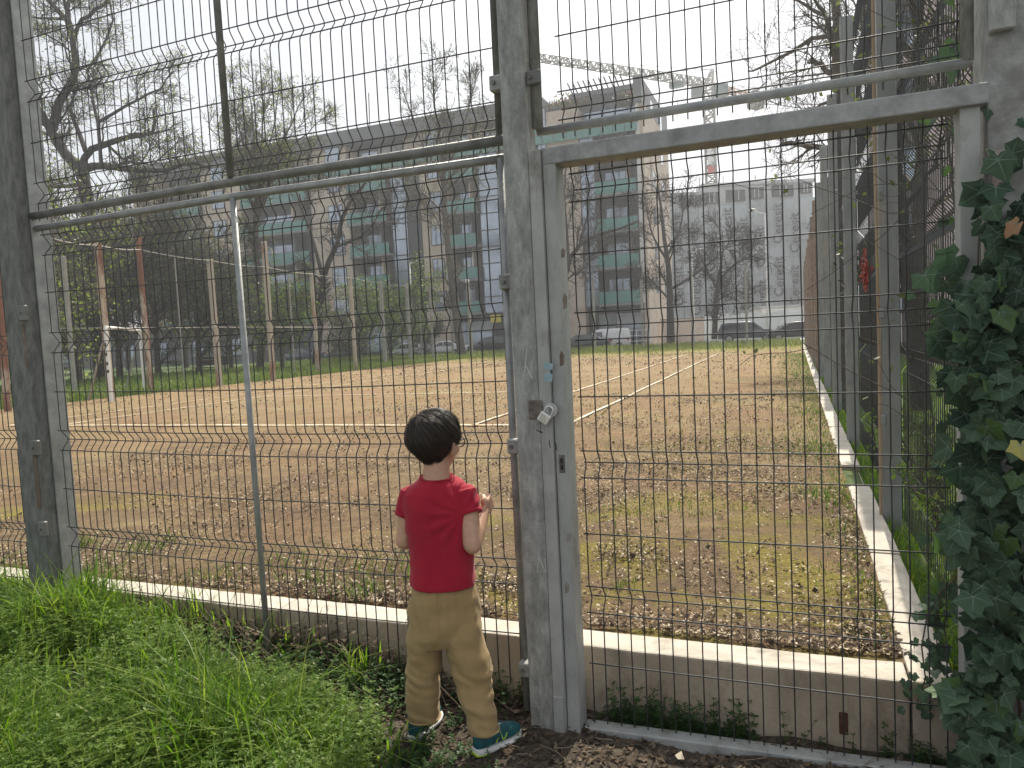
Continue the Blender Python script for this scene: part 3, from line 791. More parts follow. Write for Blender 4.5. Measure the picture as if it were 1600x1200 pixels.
def baycol(px0, px1, glass_px=None, top_glass=True):
    x0, x1 = gx(px0, YB), gx(px1, YB)
    w = x1 - x0
    for i, z in enumerate(FL):
        s = bx('balcony', (x0 + .02, YB - .55 - .25 * (i % 2), z - .22), (x1 - .02, YB + 1.88, z), SLAB)
        n = max(2, int(w / 1.5))
        yb = YB - .50 - .25 * (i % 2)
        for k in range(n):
            a = x0 + .08 + (w - .16) * k / n; c = x0 + .08 + (w - .16) * (k + 1) / n - .03
            bx('glass_panel', (a, yb - .02, z + .02), (c, yb, z + 1.12), GREEN, s)
        bx('handrail', (x0 + .05, yb - .04, z + 1.13), (x1 - .05, yb + .02, z + 1.17), FRAME, s)
        # glazed doors at the back of the balcony
        d = bx('window', (x0 + w * .12, YB + 1.80, z + .02), (x0 + w * .62, YB + 1.895, z + 2.45), FRAME)
        for k in range(3):
            a = x0 + w * (.12 + .5 * k / 3) + .05
            bx('pane', (a, YB + 1.785, z + .1), (a + w * .5 / 3 - .09, YB + 1.798, z + 2.36), PANE, d)
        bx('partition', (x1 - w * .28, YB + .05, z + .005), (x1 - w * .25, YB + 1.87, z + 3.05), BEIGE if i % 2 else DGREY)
    bx('ceiling_beam', (x0, YB - .1, 19.3), (x1, YB + 1.88, 19.72), SLAB)
def glasscol(px0, px1, dark=False):
    x0, x1 = gx(px0, YB), gx(px1, YB)
    f = bx('glazed_strip', (x0, YB + .1, 3.4), (x1, YB + 1.85, 20.0), FRAME)
    if dark: return
    z = 3.6; k = 0
    while z < 19.6:
        bx('pane', (x0 + .06, YB + .08, z), (x1 - .06, YB + .095, z + 1.5), PANE if k % 3 else CURT if False else PANE, f)
        z += 1.62; k += 1
# far left to right
wallcol(223, 262, False)
baycol(262, 330); wallcol(330, 392, True, wpx=(345, 365))
baycol(392, 496); wallcol(498, 556, True, wpx=(524, 547)); baycol(557, 620); glasscol(621, 645); glasscol(646, 667, True)
wallcol(668, 706, True, wpx=(681, 700)); baycol(707, 757); glasscol(758, 788); glasscol(789, 800, True); baycol(800, 855)
wallcol(856, 915, True, wpx=(852, 867)); glasscol(916, 938); baycol(939, 1006)
# top storey: set back, green glass terrace rail
x0, x1 = gx(470, YB), gx(1008, YB)
n = 34
ts = bx('terrace', (gx(390, YB), YB - .3, 19.75), (x1, YB + 2.2, 19.98), SLAB)
xa = gx(392, YB)
for k in range(40):
    a = xa + (x1 - xa) * k / 40
    bx('glass_panel', (a, YB - .26, 19.0), (a + (x1 - xa) / 40 - .06, YB - .24, 20.4), GREEN, ts)
for (p0, p1) in ((470, 500), (540, 560), (640, 668), (740, 760), (868, 905)):
    bx('cladding_panel', (gx(p0, YB), YB + .8, 20.0), (gx(p1, YB), YB + 1.87, ROOF_Z - 1.5), BEIGE)
for (p0, p1) in ((502, 538), (562, 638), (670, 738), (762, 800), (908, 1000)):
    window(gx(p0, YB), gx(p1, YB), 20.1, ROOF_Z - 1.6, YB + 1.7)
# pergola over the right terrace
for k in range(11):
    x = gx(905, YB) + (gx(985, YB) - gx(905, YB)) * k / 10
    MB().tube([(x, YB - .6, ROOF_Z + .55), (x, YB + 2.2, ROOF_Z - .3)], .07, 4).build('pergola_bar', FRAME, blk)
bx('pergola_beam', (gx(905, YB), YB + .6, ROOF_Z - .4), (gx(1006, YB), YB + .9, ROOF_Z - .05), ROOFM)
bx('pergola_beam', (gx(905, YB), YB - .2, ROOF_Z - .75), (gx(1006, YB), YB + .05, ROOF_Z - .42), ROOFM)
# street front: shop windows, pillars, yellow sign
for p0, p1 in ((300, 380), (405, 490), (560, 640), (690, 765), (800, 850), (930, 1000)):
    window(gx(p0, YB), gx(p1, YB), .1, 2.9, YB + 1.15)
YEL = pmat('yellow_sign', (.62, .52, .06), rough=.5)
sg = tag(bx('shop_sign', (gx(768, YB), YB - .25, PY(775, 504, YB)[2]), (gx(784, YB), YB - .1, PY(775, 492, YB)[2]), YEL, None, .02), 'small plain yellow sign on the ground floor of the apartment block', 'sign')
# roof plants
LEAF_ROOF = leafmat('roof_plant_leaf', [(.10, .13, .03), (.16, .17, .05), (.14, .05, .06)], .3)
def leaf_cloud(c, r, n, size, seed, flat=1.0):
    rng = np.random.default_rng(seed)
    d = norm(rng.normal(0, 1, (n, 3))) * (rng.random((n, 1)) ** .45)
    p = np.array(c) + d * np.array(r)
    a = norm(rng.normal(0, 1, (n, 3))); b2 = norm(np.cross(a, rng.normal(0, 1, (n, 3)))) * flat
    s = size * rng.uniform(.6, 1.4, (n, 1))
    V = np.stack([p - a * s, p + b2 * s * .5, p + a * s, p - b2 * s * .5], 1).reshape(-1, 3)
    F = np.arange(4 * n).reshape(-1, 4)
    return V, F
for k, (px, py, w) in enumerate(((885, 158, 2.2), (598, 205, 2.2), (985, 150, 1.6), (650, 200, 1.5))):
    c = PY(px, py, YB + 1.2)
    V, F = leaf_cloud(c, (w, .6, .8), 260, .16, 40 + k)
    tag(link('roof_plant', np_mesh('roof_plant', V, F), LEAF_ROOF), ('yellow green', 'reddish', 'dark green trailing', 'small reddish')[k] + ' plant growing on the roof terrace ' + ('left of the pergola', 'above the middle balconies', 'at the right corner', 'beside the tall bare tree')[k], 'plant')
MB().tube([tuple(PY(578, 205, YB + 6)), tuple(PY(576, 145, YB + 6))], .06, 5).build('antenna', FRAME, blk)

# ================================================================== wrapped building on the right
DB = 96.0
wb_o = PD(1160, 508, DB); wb_o[2] = -.6
wb = thing('wrapped_building', 'unfinished grey building wrapped in printed white scaffold sheeting', 'building', tuple(wb_o), rz=YAW)
LC = pmat('raw_render', (.36, .37, .37), (.44, .45, .45), .6, .85)
LC2 = pmat('raw_render_pale', (.46, .47, .48), (.54, .55, .55), .6, .85)
SHEET = pmat('scaffold_sheet', (.34, .37, .39), (.46, .49, .52), .35, .75, 0, .25, 2.0, stretch=(1, 1, .3), c3=(.30, .31, .32), s3=.25, bdist=.3)
S_ = DB / FPX
def wx(px): return (px - 1160) * S_
def wz(py, px=1160): return (508 - .049 * (px - 1160) - py) * S_ + 1.2 + .6
def wbx(name, a, b, mat, parent=wb): return MB().box(a, b).build(name, mat, parent, world=False)
wbx('shell', (wx(1043), .3, 0), (wx(1103), 16, wz(305)), LC)
wbx('shell', (wx(1103) + .02, .3, 0), (wx(1276), 16, wz(293)), LC2)
wbx('parapet', (wx(1043) - .2, .1, wz(305) + .01), (wx(1103), 3, wz(300)), LC)
wbx('parapet', (wx(1103) + .03, .1, wz(293) + .01), (wx(1278), 3, wz(288)), LC2)
for p0, p1, pt, pb in ((1073, 1100, 306, 320), (1108, 1128, 303, 318), (1143, 1168, 301, 316), (1178, 1197, 299, 314), (1214, 1243, 297, 312), (1256, 1271, 295, 309)):
    f = wbx('opening', (wx(p0 - 2), .02, wz(pb + 1)), (wx(p1 + 2), .32, wz(pt - 1)), FRAME)
    for k in (1, 2): wbx('mullion', (wx(p0 + (p1 - p0) * k / 3) - .05, -.04, wz(pb)), (wx(p0 + (p1 - p0) * k / 3) + .05, .015, wz(pt)), LC2, f)
rng = random.Random(5)
nstrip = 9
INK = pmat('grey_print', (.07, .073, .08), (.11, .113, .12), 1, .8)
for k in range(nstrip):
    p0, p1 = 1043 + k * 26, 1043 + (k + 1) * 26
    top = wz(328 - .049 * 26 * k)
    me = MB(); nz = 14; yb = -.3 - .15 * rng.random()
    V = []; F = []
    for i in range(nz + 1):
        z = .8 + (top - .8) * i / nz
        for j in range(5):
            V.append((wx(p0) + .04 + (wx(p1) - wx(p0) - .08) * j / 4, yb - .07 * math.sin(i * 1.9 + k) * (j in (1, 2, 3)) - .05 * math.sin(j * 2.1 + i), z))
    for i in range(nz):
        for j in range(4): F.append((i * 5 + j, i * 5 + j + 1, i * 5 + j + 6, i * 5 + j + 5))
    sh = MB().add(V, F).build('scaffold_sheet', SHEET, wb, world=False)
    sol = sh.modifiers.new('thick', 'SOLIDIFY'); sol.thickness = .02
    zc = top - 3.0 - (k % 3) * 1.4
    while zc > 3.5:
        tm = text_mesh('Ceresit', 1.75, 'lettering', .03, .012)
        tm.transform(Matrix.Translation(((wx(p0) + wx(p1)) / 2 + .35 + .1 * rng.uniform(-1, 1), yb - .26, zc)) @ FACE_MY.to_4x4() @ Matrix.Rotation(math.pi / 2, 4, 'Z'))
        tm.materials.clear(); tm.materials.append(INK)
        link('lettering', tm, None, sh, world=False)
        zc -= 6.9
for k in range(nstrip + 1):
    x = wx(1043 + k * 26)
    MB().tube([(x, -.62, 0), (x, -.62, wz(322) + (1.6 if k % 2 else .4))], .06, 5).build('scaffold_pole', GALV, wb, world=False)
for k in range(7):
    z = 2 + k * 2.1
    MB().tube([(wx(1043), -.66, z), (wx(1276), -.66, z)], .045, 5).build('scaffold_rail', GALV, wb, world=False)
for p in (1062, 1103, 1140, 1190, 1245):
    MB().tube([(wx(p), 1, wz(300)), (wx(p), 1, wz(276))], .05, 4).build('site_pole', PIPE, wb, world=False)

# pink house far right behind the side fence
PINK = pmat('pink_render', (.50, .40, .42), (.56, .46, .47), 1, .85)
ph = thing('pink_house', 'pale pink house wall glimpsed through the side fence and branches', 'house', (6.0, 42, -.6), rz=rad(-4))
MB().box((-2.2, 0, 0), (5.5, 10, 20)).build('wall', PINK, ph, world=False)
MB().box((-2.5, -.3, 20.01), (5.8, 10.3, 20.4)).build('roof', ROOFM, ph, world=False)
for i in range(2):
    for j in range(5):
        f = MB().box((-1.2 + i * 3.4, -.04, 2 + j * 3.3), (.2 + i * 3.4, .1, 3.8 + j * 3.3)).build('window', FRAME, ph, world=False)
        MB().box((-1.1 + i * 3.4, -.05, 2.1 + j * 3.3), (.1 + i * 3.4, -.042, 3.7 + j * 3.3)).build('pane', PANE, f, world=False)

# ================================================================== tower crane
CRM = pmat('crane_paint', (.15, .14, .12), (.2, .19, .165), 1, .6)
CRR = pmat('crane_rust_orange', (.42, .24, .13), rough=.7)
CRG = pmat('crane_green_cab', (.06, .11, .105), rough=.5)
dC = 130.0
base = PD(1118, 500, dC)
crane = thing('tower_crane', 'tall lattice tower crane with long jib above the buildings', 'crane', (base[0], base[1], -.6))
topz = PD(1118, 150, dC)[2]
def lattice(a, b, w, bays, r, tri=False, taper=1.0):
    a = np.array(a, float); b = np.array(b, float); d = norm(b - a)
    up = np.array([0, 0, 1.]) if abs(d[2]) < .8 else np.array([0, 1., 0])
    s = norm(np.cross(d, up)); u = np.cross(s, d)
    cs = [(-.5, 0), (.5, 0), (0, .95)] if tri else [(-.5, -.5), (.5, -.5), (.5, .5), (-.5, .5)]
    P = []
    def pt(k, c):
        f = k / bays; ww = w * (1 + (taper - 1) * f)
        return a + (b - a) * f + s * c[0] * ww + u * c[1] * ww
    n = len(cs)
    for c in cs: P.append([pt(0, c), pt(bays, c)])
    for k in range(bays):
        for i in range(n):
            c, e = cs[i], cs[(i + 1) % n]
            P.append([pt(k, c), pt(k + 1, e)] if k % 2 else [pt(k, e), pt(k + 1, c)])
            P.append([pt(k + 1, c), pt(k + 1, e)])
    V, F = tubes(np.array(P), np.full((len(P), 2), r), 4)
    return np_mesh('lattice', V, F)
link('mast', lattice((base[0], base[1], -.6), (base[0], base[1], topz), 1.7, 30, .13), CRM, crane)
jt = PD(832, 94, 106.0); jt[2] = topz + (jt[2] - topz) * .9
jr = np.array([base[0], base[1], topz + .8])
link('jib', lattice(jr, jt, 1.5, 34, .10, True, .7), CRM, crane)
ct = PD(1187, 161, 135.0); ct[2] = topz + .3
link('counter_jib', lattice(jr, ct, 1.3, 7, .12), CRR, crane)
apex = PD(1113, 109, dC - .5)
link('apex_frame', lattice(jr, apex, 1.3, 4, .08, False, .3), CRM, crane)
d_c = norm(ct - jr)
MB().box((-1.4, -.9, -1.6), (1.4, .9, 1.3)).build('counterweight', pmat('counterweight_concrete', (.3, .29, .27), rough=.9), crane, world=False, loc=tuple(ct - d_c * 1.2 - np.array(crane.location)), rot=(0, 0, math.atan2(d_c[1], d_c[0])))
MB().box((-1.2, -.9, -1.0), (.8, .9, .8)).build('cab', CRG, crane, world=False, loc=(-1.7, -.4, topz + .6 + .4), rot=(0, 0, .3), bevel=.1)
MB().box((-.2, -1.0, -1.0), (2.3, 1.0, .9)).build('machinery', CRG, crane, world=False, loc=(.9, 0, topz + .6), rot=(0, 0, .3), bevel=.1)
jm = jr + (jt - jr) * .62
P = [[apex, jm + np.array([0, 0, 1.2])], [apex, jm * .5 + jr * .5 + np.array([0, 0, 1.3])], [apex, ct + np.array([0, 0, .6])]]
V, F = tubes(np.array(P), np.full((3, 2), .05), 4); link('tie_rod', np_mesh('tie_rod', V, F), CRM, crane)
tr = jr + (jt - jr) * .21
MB().box((tr[0] - 1.2, tr[1] - .6, tr[2] - .9), (tr[0] + 1.2, tr[1] + .6, tr[2] - .2)).build('trolley', CRG, crane)
MB().tube([tuple(tr - [0, 0, .8]), tuple(tr - [0, 0, 8.5])], .04, 4).build('hoist_cable', FRAME, crane)
MB().box((tr[0] - .5, tr[1] - .4, tr[2] - 9.6), (tr[0] + .5, tr[1] + .4, tr[2] - 8.5)).build('hook_block', CRR, crane)
SGN = pmat('white_banner', (.7, .7, .69), rough=.7); REDB = pmat('red_banner', (.5, .04, .03), rough=.7)
for z0, z1, mt in ((PD(1118, 262, dC)[2], PD(1118, 232, dC)[2], SGN), (PD(1118, 276, dC)[2], PD(1118, 264, dC)[2], REDB)):
    MB().box((-.8, -.96, z0 + .6), (.8, -.88, z1 + .6)).build('banner', mt, crane, world=False, rot=(0, 0, YAW))

# ================================================================== street: cars, lamps, railing, hoarding
TYRE = pmat('tyre', (.015, .015, .015), rough=.9); RIM = pmat('rim', (.35, .36, .37), rough=.35, metal=.8)
CGLASS = pmat('car_glass', (.03, .035, .04), rough=.05, spec=.9)
LAMPW = pmat('headlamp', (.6, .62, .63), rough=.15); LAMPR = pmat('tail_lamp', (.3, .02, .015), rough=.2)
def paint(n, c, metal=.2):
    m = pmat('car_paint_' + n, c, rough=.3, metal=metal); m.node_tree.nodes['Principled BSDF'].inputs['Coat Weight'].default_value = .7; return m
CAR = {  # side silhouettes, front at +x
    'sedan': ([(-2.2, .32), (-2.25, .75), (-2.1, .95), (-1.55, 1.0), (-.95, 1.38), (-.2, 1.45), (.45, 1.4), (1.15, .98), (1.95, .82), (2.2, .65), (2.22, .32)], [(-1.35, 1.0), (-.9, 1.32), (-.2, 1.38), (.38, 1.33), (.95, .98)], .9, (-1.35, 1.35), .31),
    'suv': ([(-2.3, .4), (-2.35, .95), (-2.25, 1.15), (-2.05, 1.62), (-1.5, 1.74), (.1, 1.74), (.6, 1.66), (1.25, 1.12), (2.1, 1.0), (2.32, .8), (2.34, .4)], [(-2.05, 1.15), (-1.9, 1.56), (-1.4, 1.66), (.05, 1.66), (.5, 1.6), (1.02, 1.14)], .95, (-1.42, 1.45), .37),
    'hatch': ([(-1.9, .32), (-1.98, .8), (-1.85, 1.05), (-1.5, 1.42), (-.9, 1.5), (.1, 1.48), (.5, 1.4), (1.2, .98), (1.8, .82), (1.98, .62), (1.98, .32)], [(-1.62, 1.05), (-1.4, 1.36), (-.9, 1.42), (.1, 1.41), (.42, 1.34), (.98, .99)], .87, (-1.22, 1.22), .31),
    'van': ([(-2.2, .35), (-2.25, 1.0), (-2.2, 1.75), (-2.0, 1.86), (.2, 1.86), (.6, 1.78), (1.25, 1.15), (1.95, .98), (2.2, .75), (2.22, .35)], [(.0, 1.12), (.02, 1.62), (.52, 1.62), (1.02, 1.14)], .92, (-1.4, 1.42), .33)}
def make_car(style, label, mat, loc, rz):
    prof, win, W, axles, wr = CAR[style]
    t = thing('parked_car' if style != 'van' else 'parked_van', label, 'van' if style == 'van' else 'car', loc, rz, group='vehicles parked on the far street')
    L2 = max(abs(p[0]) for p in prof)
    belt = win[0][1]
    def w(x, z): return (W * (1 - .10 * (abs(x) / L2) ** 5)) * (1 - .20 * max(0, (z - belt) / .7)) * (1 - .04 * max(0, (.6 - z) / .3))
    rings = []
    n = len(prof)
    for s in np.linspace(-1, 1, 9):
        sh = math.copysign(1 - (1 - abs(s)) ** 2.2, s)
        sc = 1 - .06 * abs(s) ** 4
        rings.append([(x * (1 - .035 * abs(s) ** 3), sh * w(x, z), .3 + (z - .3) * (1 - .035 * abs(s) ** 4)) for x, z in prof])
    MB().loft(rings).build('body', mat, t, True, world=False, bevel=.03)
    for s in (-1, 1):
        V = [(x, s * (w(x, z) + .012), z * .985) for x, z in win]
        gl_ = MB().add(V, [tuple(range(len(win)))]).build('side_window', CGLASS, t, world=False)
        sol = gl_.modifiers.new('t', 'SOLIDIFY'); sol.thickness = .01; sol.offset = 0
        xm = (win[0][0] + win[-1][0]) / 2 + .1
        MB().box((xm - .04, s * (w(xm, belt)) - .02 * s, belt), (xm + .04, s * (w(xm, belt) + .004), belt + .35)).build('pillar', mat, t, world=False)
        MB().box((win[-1][0] - .15, s * (W + .02), belt), (win[-1][0] + .02, s * (W + .2), belt + .14)).build('mirror', mat, t, world=False, bevel=.03)
    a, b2 = win[-2], win[-1]
    a = (a[0] + .10, a[1] + .03); b2 = (b2[0] + .20, b2[1] + .0)
    MB().add([(b2[0], -W * .82, b2[1] + .02), (b2[0], W * .82, b2[1] + .02), (a[0], W * .72, a[1] + .02), (a[0], -W * .72, a[1] + .02)], [(0, 1, 2, 3)]).build('windscreen', CGLASS, t, world=False)
    if style != 'van':
        a, b2 = win[1], win[0]
        MB().add([(b2[0] - .17, -W * .8, b2[1] + .03), (b2[0] - .17, W * .8, b2[1] + .03), (a[0] - .12, W * .7, a[1] + .03), (a[0] - .12, -W * .7, a[1] + .03)], [(0, 1, 2, 3)]).build('rear_window', CGLASS, t, world=False)
    for x in axles:
        for s in (-1, 1):
            wh = MB().tube([(x, s * (W - .2), wr), (x, s * (W + .005), wr)], wr, 18).build('wheel', TYRE, t, world=False, bevel=.02)
            MB().tube([(x, s * (W - .05), wr), (x, s * (W + .012), wr)], wr * .64, 14).build('rim', RIM, wh, world=False)
    fx = prof[-2][0]; rx = prof[1][0]
    for s in (-1, 1):
        MB().box((fx - .16, s * W * .82 - .14, .66), (fx + .0, s * W * .82 + .10, .8)).build('headlight', LAMPW, t, world=False, bevel=.02)
        MB().box((rx - .01, s * W * .84 - .1, .78), (rx + .12, s * W * .84 + .08, .95)).build('tail_light', LAMPR, t, world=False, bevel=.02)
    return t
def car_at(style, px, d, rz, label, mat, z=-.45):
    p = PD(px, 530, d); make_car(style, label, mat, (p[0], p[1], z), rz)
SILV, WHT, DRK, GRYB, TEAL = paint('silver', (.5, .51, .52), .6), paint('white', (.75, .75, .74), 0), paint('dark', (.025, .027, .03)), paint('blue_grey', (.085, .10, .12), .4), paint('dark_green', (.02, .035, .035))
car_at('suv', 1168, 59, rad(4), 'dark blue grey estate car parked before the white hoarding', GRYB, -.30)
car_at('hatch', 1240, 56, rad(190), 'black car partly hidden behind the side fence posts', DRK, -.25)
car_at('van', 944, 63, rad(184), 'white compact van parked beyond the far end of the court', WHT, -.44)
car_at('sedan', 910, 57, rad(188), 'dark green car parked in front of the white van', TEAL, -.40)
car_at('hatch', 640, 66, rad(172), 'silver car parked left of the tall bare tree', SILV, -.45)
car_at('sedan', 698, 69, rad(176), 'white car parked right behind the tall bare tree', WHT, -.40)
car_at('suv', 770, 66, rad(178), 'black off-road car parked under the yellow sign', DRK, -.50)
car_at('hatch', 540, 68, rad(175), 'dark car hidden in shade behind the cream posts', DRK, -.45)
car_at('sedan', 470, 70, rad(175), 'dark grey car behind the leaning dark tree', GRYB, -.45)

def lamp(px, pyb, pyt, d, label, arm):
    b0 = PD(px, pyb, d); tz_ = PD(px, pyt, d)[2]
    t = thing('street_lamp', label, 'lamp', (b0[0], b0[1], -.45), group='street lamps')
    MB().tube([(b0[0], b0[1], -.45), (b0[0], b0[1], tz_ * .5), (b0[0], b0[1], tz_)], [.09, .07, .05], 8).build('pole', WHITE, t, True)
    P = [(b0[0] + arm * math.sin(k) * .93, b0[1] + arm * math.sin(k) * .36, tz_ + .5 * abs(arm) * (1 - math.cos(k))) for k in np.linspace(0, 1.5, 6)]
    MB().tube(P, .05, 6).build('arm', WHITE, t, True)
    e = np.array(P[-1])
    MB().sphere(tuple(e + np.array([arm * .25, 0, -.02])), (.38, .2, .09)).build('lamp_head', WHITE, t, True)
lamp(648, 552, 412, 56, 'white street lamp with bent arm above the light green shrub', .7)
lamp(1200, 520, 335, 72, 'pale street lamp standing before the wrapped building', -1.0)
lamp(1085, 525, 395, 70, 'slim street lamp beside the corner tree', .6)

HOARD = pmat('hoarding', (.55, .6, .61), (.66, .7, .7), .5, .6)
ho = thing('hoarding', 'pale site hoarding of upright sheets before the wrapped building', 'fence', tuple(PD(1180, 515, 72)), rz=YAW)
s72 = 72 / FPX
for k in range(11):
    x0 = (1098 - 1180 + k * 15) * s72
    MB().box((x0, .02 * (k % 2), -1.9), (x0 + 15 * s72 - .04, .07 + .02 * (k % 2), 1.55 + .12 * (k % 3))).build('sheet', HOARD, ho, world=False)
cb = thing('site_cabin', 'white site cabin with flat roof behind the hoarding', 'cabin', tuple(PD(1232, 515, 77)), rz=YAW)
MB().box((-2.8, 0, -2), (2.6, 3, 2.4)).build('shell', WHITE, cb, world=False, bevel=.04)
MB().box((-3.0, -.2, 2.41), (2.8, 3.2, 2.6)).build('roof', LC2, cb, world=False)
MB().box((-1.5, -.03, .2), (-.2, .02, 1.4)).build('window', PANE, cb, world=False)
rl = thing('street_railing', 'white tubular street railing right of the white van', 'railing', tuple(PD(995, 535, 58)), rz=YAW)
s58 = 58 / FPX
for k in range(5): MB().tube([((-21 + k * 10.5) * s58, 0, -.9), ((-21 + k * 10.5) * s58, 0, 1.0)], .035, 6).build('post', WHITE, rl, world=False)
for z in (.1, .55, .98): MB().tube([(-22 * s58, 0, z), (22 * s58, 0, z)], .03, 6).build('rail', WHITE, rl, world=False)
gw = thing('garden_wall', 'low beige wall at the foot of the wrapped building', 'wall', tuple(PD(1065, 520, 70)), rz=YAW)
MB().box((-1.9, 0, -1.6), (2.2, .3, 1.3)).build('wall', BEIGE, gw, world=False)
MB().box((-2.0, -.05, 1.31), (2.3, .35, 1.4)).build('coping', SLAB, gw, world=False)

# low grey house behind the hedge on the left
lh = thing('low_house', 'low dark grey house glimpsed under the trees behind the goal', 'house', (gx(190, 60), 60, -.6))
HGR = pmat('low_house_render', (.13, .13, .13), (.18, .175, .17), .8, .9)
hx0, hx1 = gx(-60, 60), gx(392, 60)
MB().box((hx0, 60, -.6), (hx1, 70, 3.6)).build('wall', HGR, lh)
MB().box((hx0 - .4, 59.5, 3.61), (hx1 + .4, 70.4, 4.1)).build('roof', ROOFM, lh)
for k in range(9):
    x = hx0 + 2 + k * (hx1 - hx0 - 5) / 8
    f = MB().box((x, 59.94, .5), (x + 1.7, 60.1, 2.4)).build('window', FRAME, lh)
    for j in range(2): MB().box((x + .1 + j * .8, 59.93, .6), (x + .8 + j * .8, 59.938, 2.3)).build('pane', PANE, f)
# ================================================================== trees
def resample(pts, K):
    pts = np.array(pts, float)
    s = np.concatenate([[0], np.cumsum(np.linalg.norm(np.diff(pts, axis=0), axis=1))])
    t = np.linspace(0, s[-1], K)
    return np.stack([np.interp(t, s, pts[:, i]) for i in range(3)], 1)
def spawn(P, R, n, lens, ang, up, wob, rmul, rng, tmin=.25, rmin=.008, K=5, lenpow=.5):
    N, Kp, _ = P.shape
    idx = np.repeat(np.arange(N), n)
    t = rng.uniform(tmin, 1.0, len(idx))
    f = t * (Kp - 1); i0 = np.minimum(f.astype(int), Kp - 2); fr = (f - i0)[:, None]
    p = P[idx, i0] * (1 - fr) + P[idx, i0 + 1] * fr
    r = (R[idx, i0] * (1 - fr[:, 0]) + R[idx, i0 + 1] * fr[:, 0])
    T = norm(P[idx, i0 + 1] - P[idx, i0])
    perp = norm(np.cross(T, rng.normal(0, 1, T.shape)))
    a = rad(ang) * rng.uniform(.6, 1.3, len(idx))[:, None]
    d = norm(T * np.cos(a) + perp * np.sin(a))
    L = rng.uniform(lens[0], lens[1], len(idx)) * (1 - lenpow * t * .6)
    out = [p]
    for k in range(K - 1):
        d = norm(d + rng.normal(0, wob, d.shape) + np.array([0, 0, up]))
        p = p + d * (L / (K - 1))[:, None]
        out.append(p)
    r0 = np.maximum(r * rmul, rmin)
    taper = np.linspace(1, .35, K)
    return np.stack(out, 1), np.maximum(r0[:, None] * taper[None], rmin * .7)
def leaves_on(P, per, size, rng, spread=.12, tmin=.2):
    N, K, _ = P.shape
    idx = np.repeat(np.arange(N), per)
    f = rng.uniform(tmin, 1, len(idx)) * (K - 1); i0 = np.minimum(f.astype(int), K - 2); fr = (f - i0)[:, None]
    p = P[idx, i0] * (1 - fr) + P[idx, i0 + 1] * fr + rng.normal(0, spread, (len(idx), 3))
    a = norm(rng.normal(0, 1, p.shape)); b2 = norm(np.cross(a, rng.normal(0, 1, p.shape)))
    s = size * rng.uniform(.6, 1.4, (len(p), 1))
    V = np.stack([p - a * s, p + b2 * s * .55, p + a * s, p - b2 * s * .55], 1).reshape(-1, 3)
    return V, np.arange(len(V)).reshape(-1, 4)
LEAF_Y = leafmat('young_leaf', [(.16, .22, .04), (.22, .27, .06), (.12, .18, .035), (.26, .30, .09)], .45)
LEAF_D = leafmat('hedge_leaf', [(.07, .10, .03), (.11, .13, .045), (.14, .17, .05), (.06, .075, .03)], .35)
LEAF_G = leafmat('shrub_leaf', [(.10, .18, .03), (.16, .24, .05), (.22, .30, .08), (.08, .14, .03)], .45)
def build_tree(name, label, limbs, levels, seed, bark=BARK, leaf=None, leafmat_=None, group=None, jit=0.25, cat='tree'):
    """limbs: [(points, r0, r1)], first one is the trunk; levels: spawn settings"""
    rng = np.random.default_rng(seed)
    K = 10
    Ps, Rs = [], []
    for pts, r0, r1 in limbs:
        p = resample(pts, K)
        w = rng.normal(0, 1, (K, 3)) * jit * np.linspace(0, 1, K)[:, None] * .25
        p = p + w * np.array([.5, 1.5, .5])
        Ps.append(p); Rs.append(np.linspace(r0, r1, K))
    base = Ps[0][0]
    t = thing(name, label, cat, (base[0], base[1], base[2]), group=group)
    V, F = tubes(np.array(Ps[:1]), np.array(Rs[:1]), 9)
    link('trunk', np_mesh('trunk', V, F, True), bark, t)
    VV, FF, off = [], [], 0
    P, R = np.array(Ps), np.array(Rs)
    if len(Ps) > 1:
        V, F = tubes(P[1:], R[1:], 6); VV.append(V); FF.append(F); off += len(V)
    last = P
    P0, R0 = (P, R)
    for li, lv in enumerate(levels):
        P0, R0 = spawn(P0, R0, rng=rng, **lv)
        V, F = tubes(P0[:, ::(1 if li < 2 else 2)] if P0.shape[1] % 2 else P0, R0[:, ::(1 if li < 2 else 2)] if P0.shape[1] % 2 else R0, 4 if li == 0 else 3)
        VV.append(V); FF.append(F + off); off += len(V)
        last = P0
    if VV:
        tag(link('branches', np_mesh('branches', np.concatenate(VV), np.concatenate(FF), True), bark, t), kind='stuff')
    if leaf:
        V, F = leaves_on(last, leaf[0], leaf[1], rng, leaf[2])
        tag(link('crown', np_mesh('crown', V, F), leafmat_ or LEAF_Y, t), kind='stuff')
    return t
def L(n, l0, l1, ang, up=.05, wob=.22, rmul=.55, tmin=.2, rmin=.01): return dict(n=n, lens=(l0, l1), ang=ang, up=up, wob=wob, rmul=rmul, tmin=tmin, rmin=rmin)
def px_limb(pts, Y, r0, r1, dy=0.0):
    n = len(pts)
    return ([tuple(PY(x, y, Y + dy * k / max(1, n - 1))) for k, (x, y) in enumerate(pts)], r0, r1)

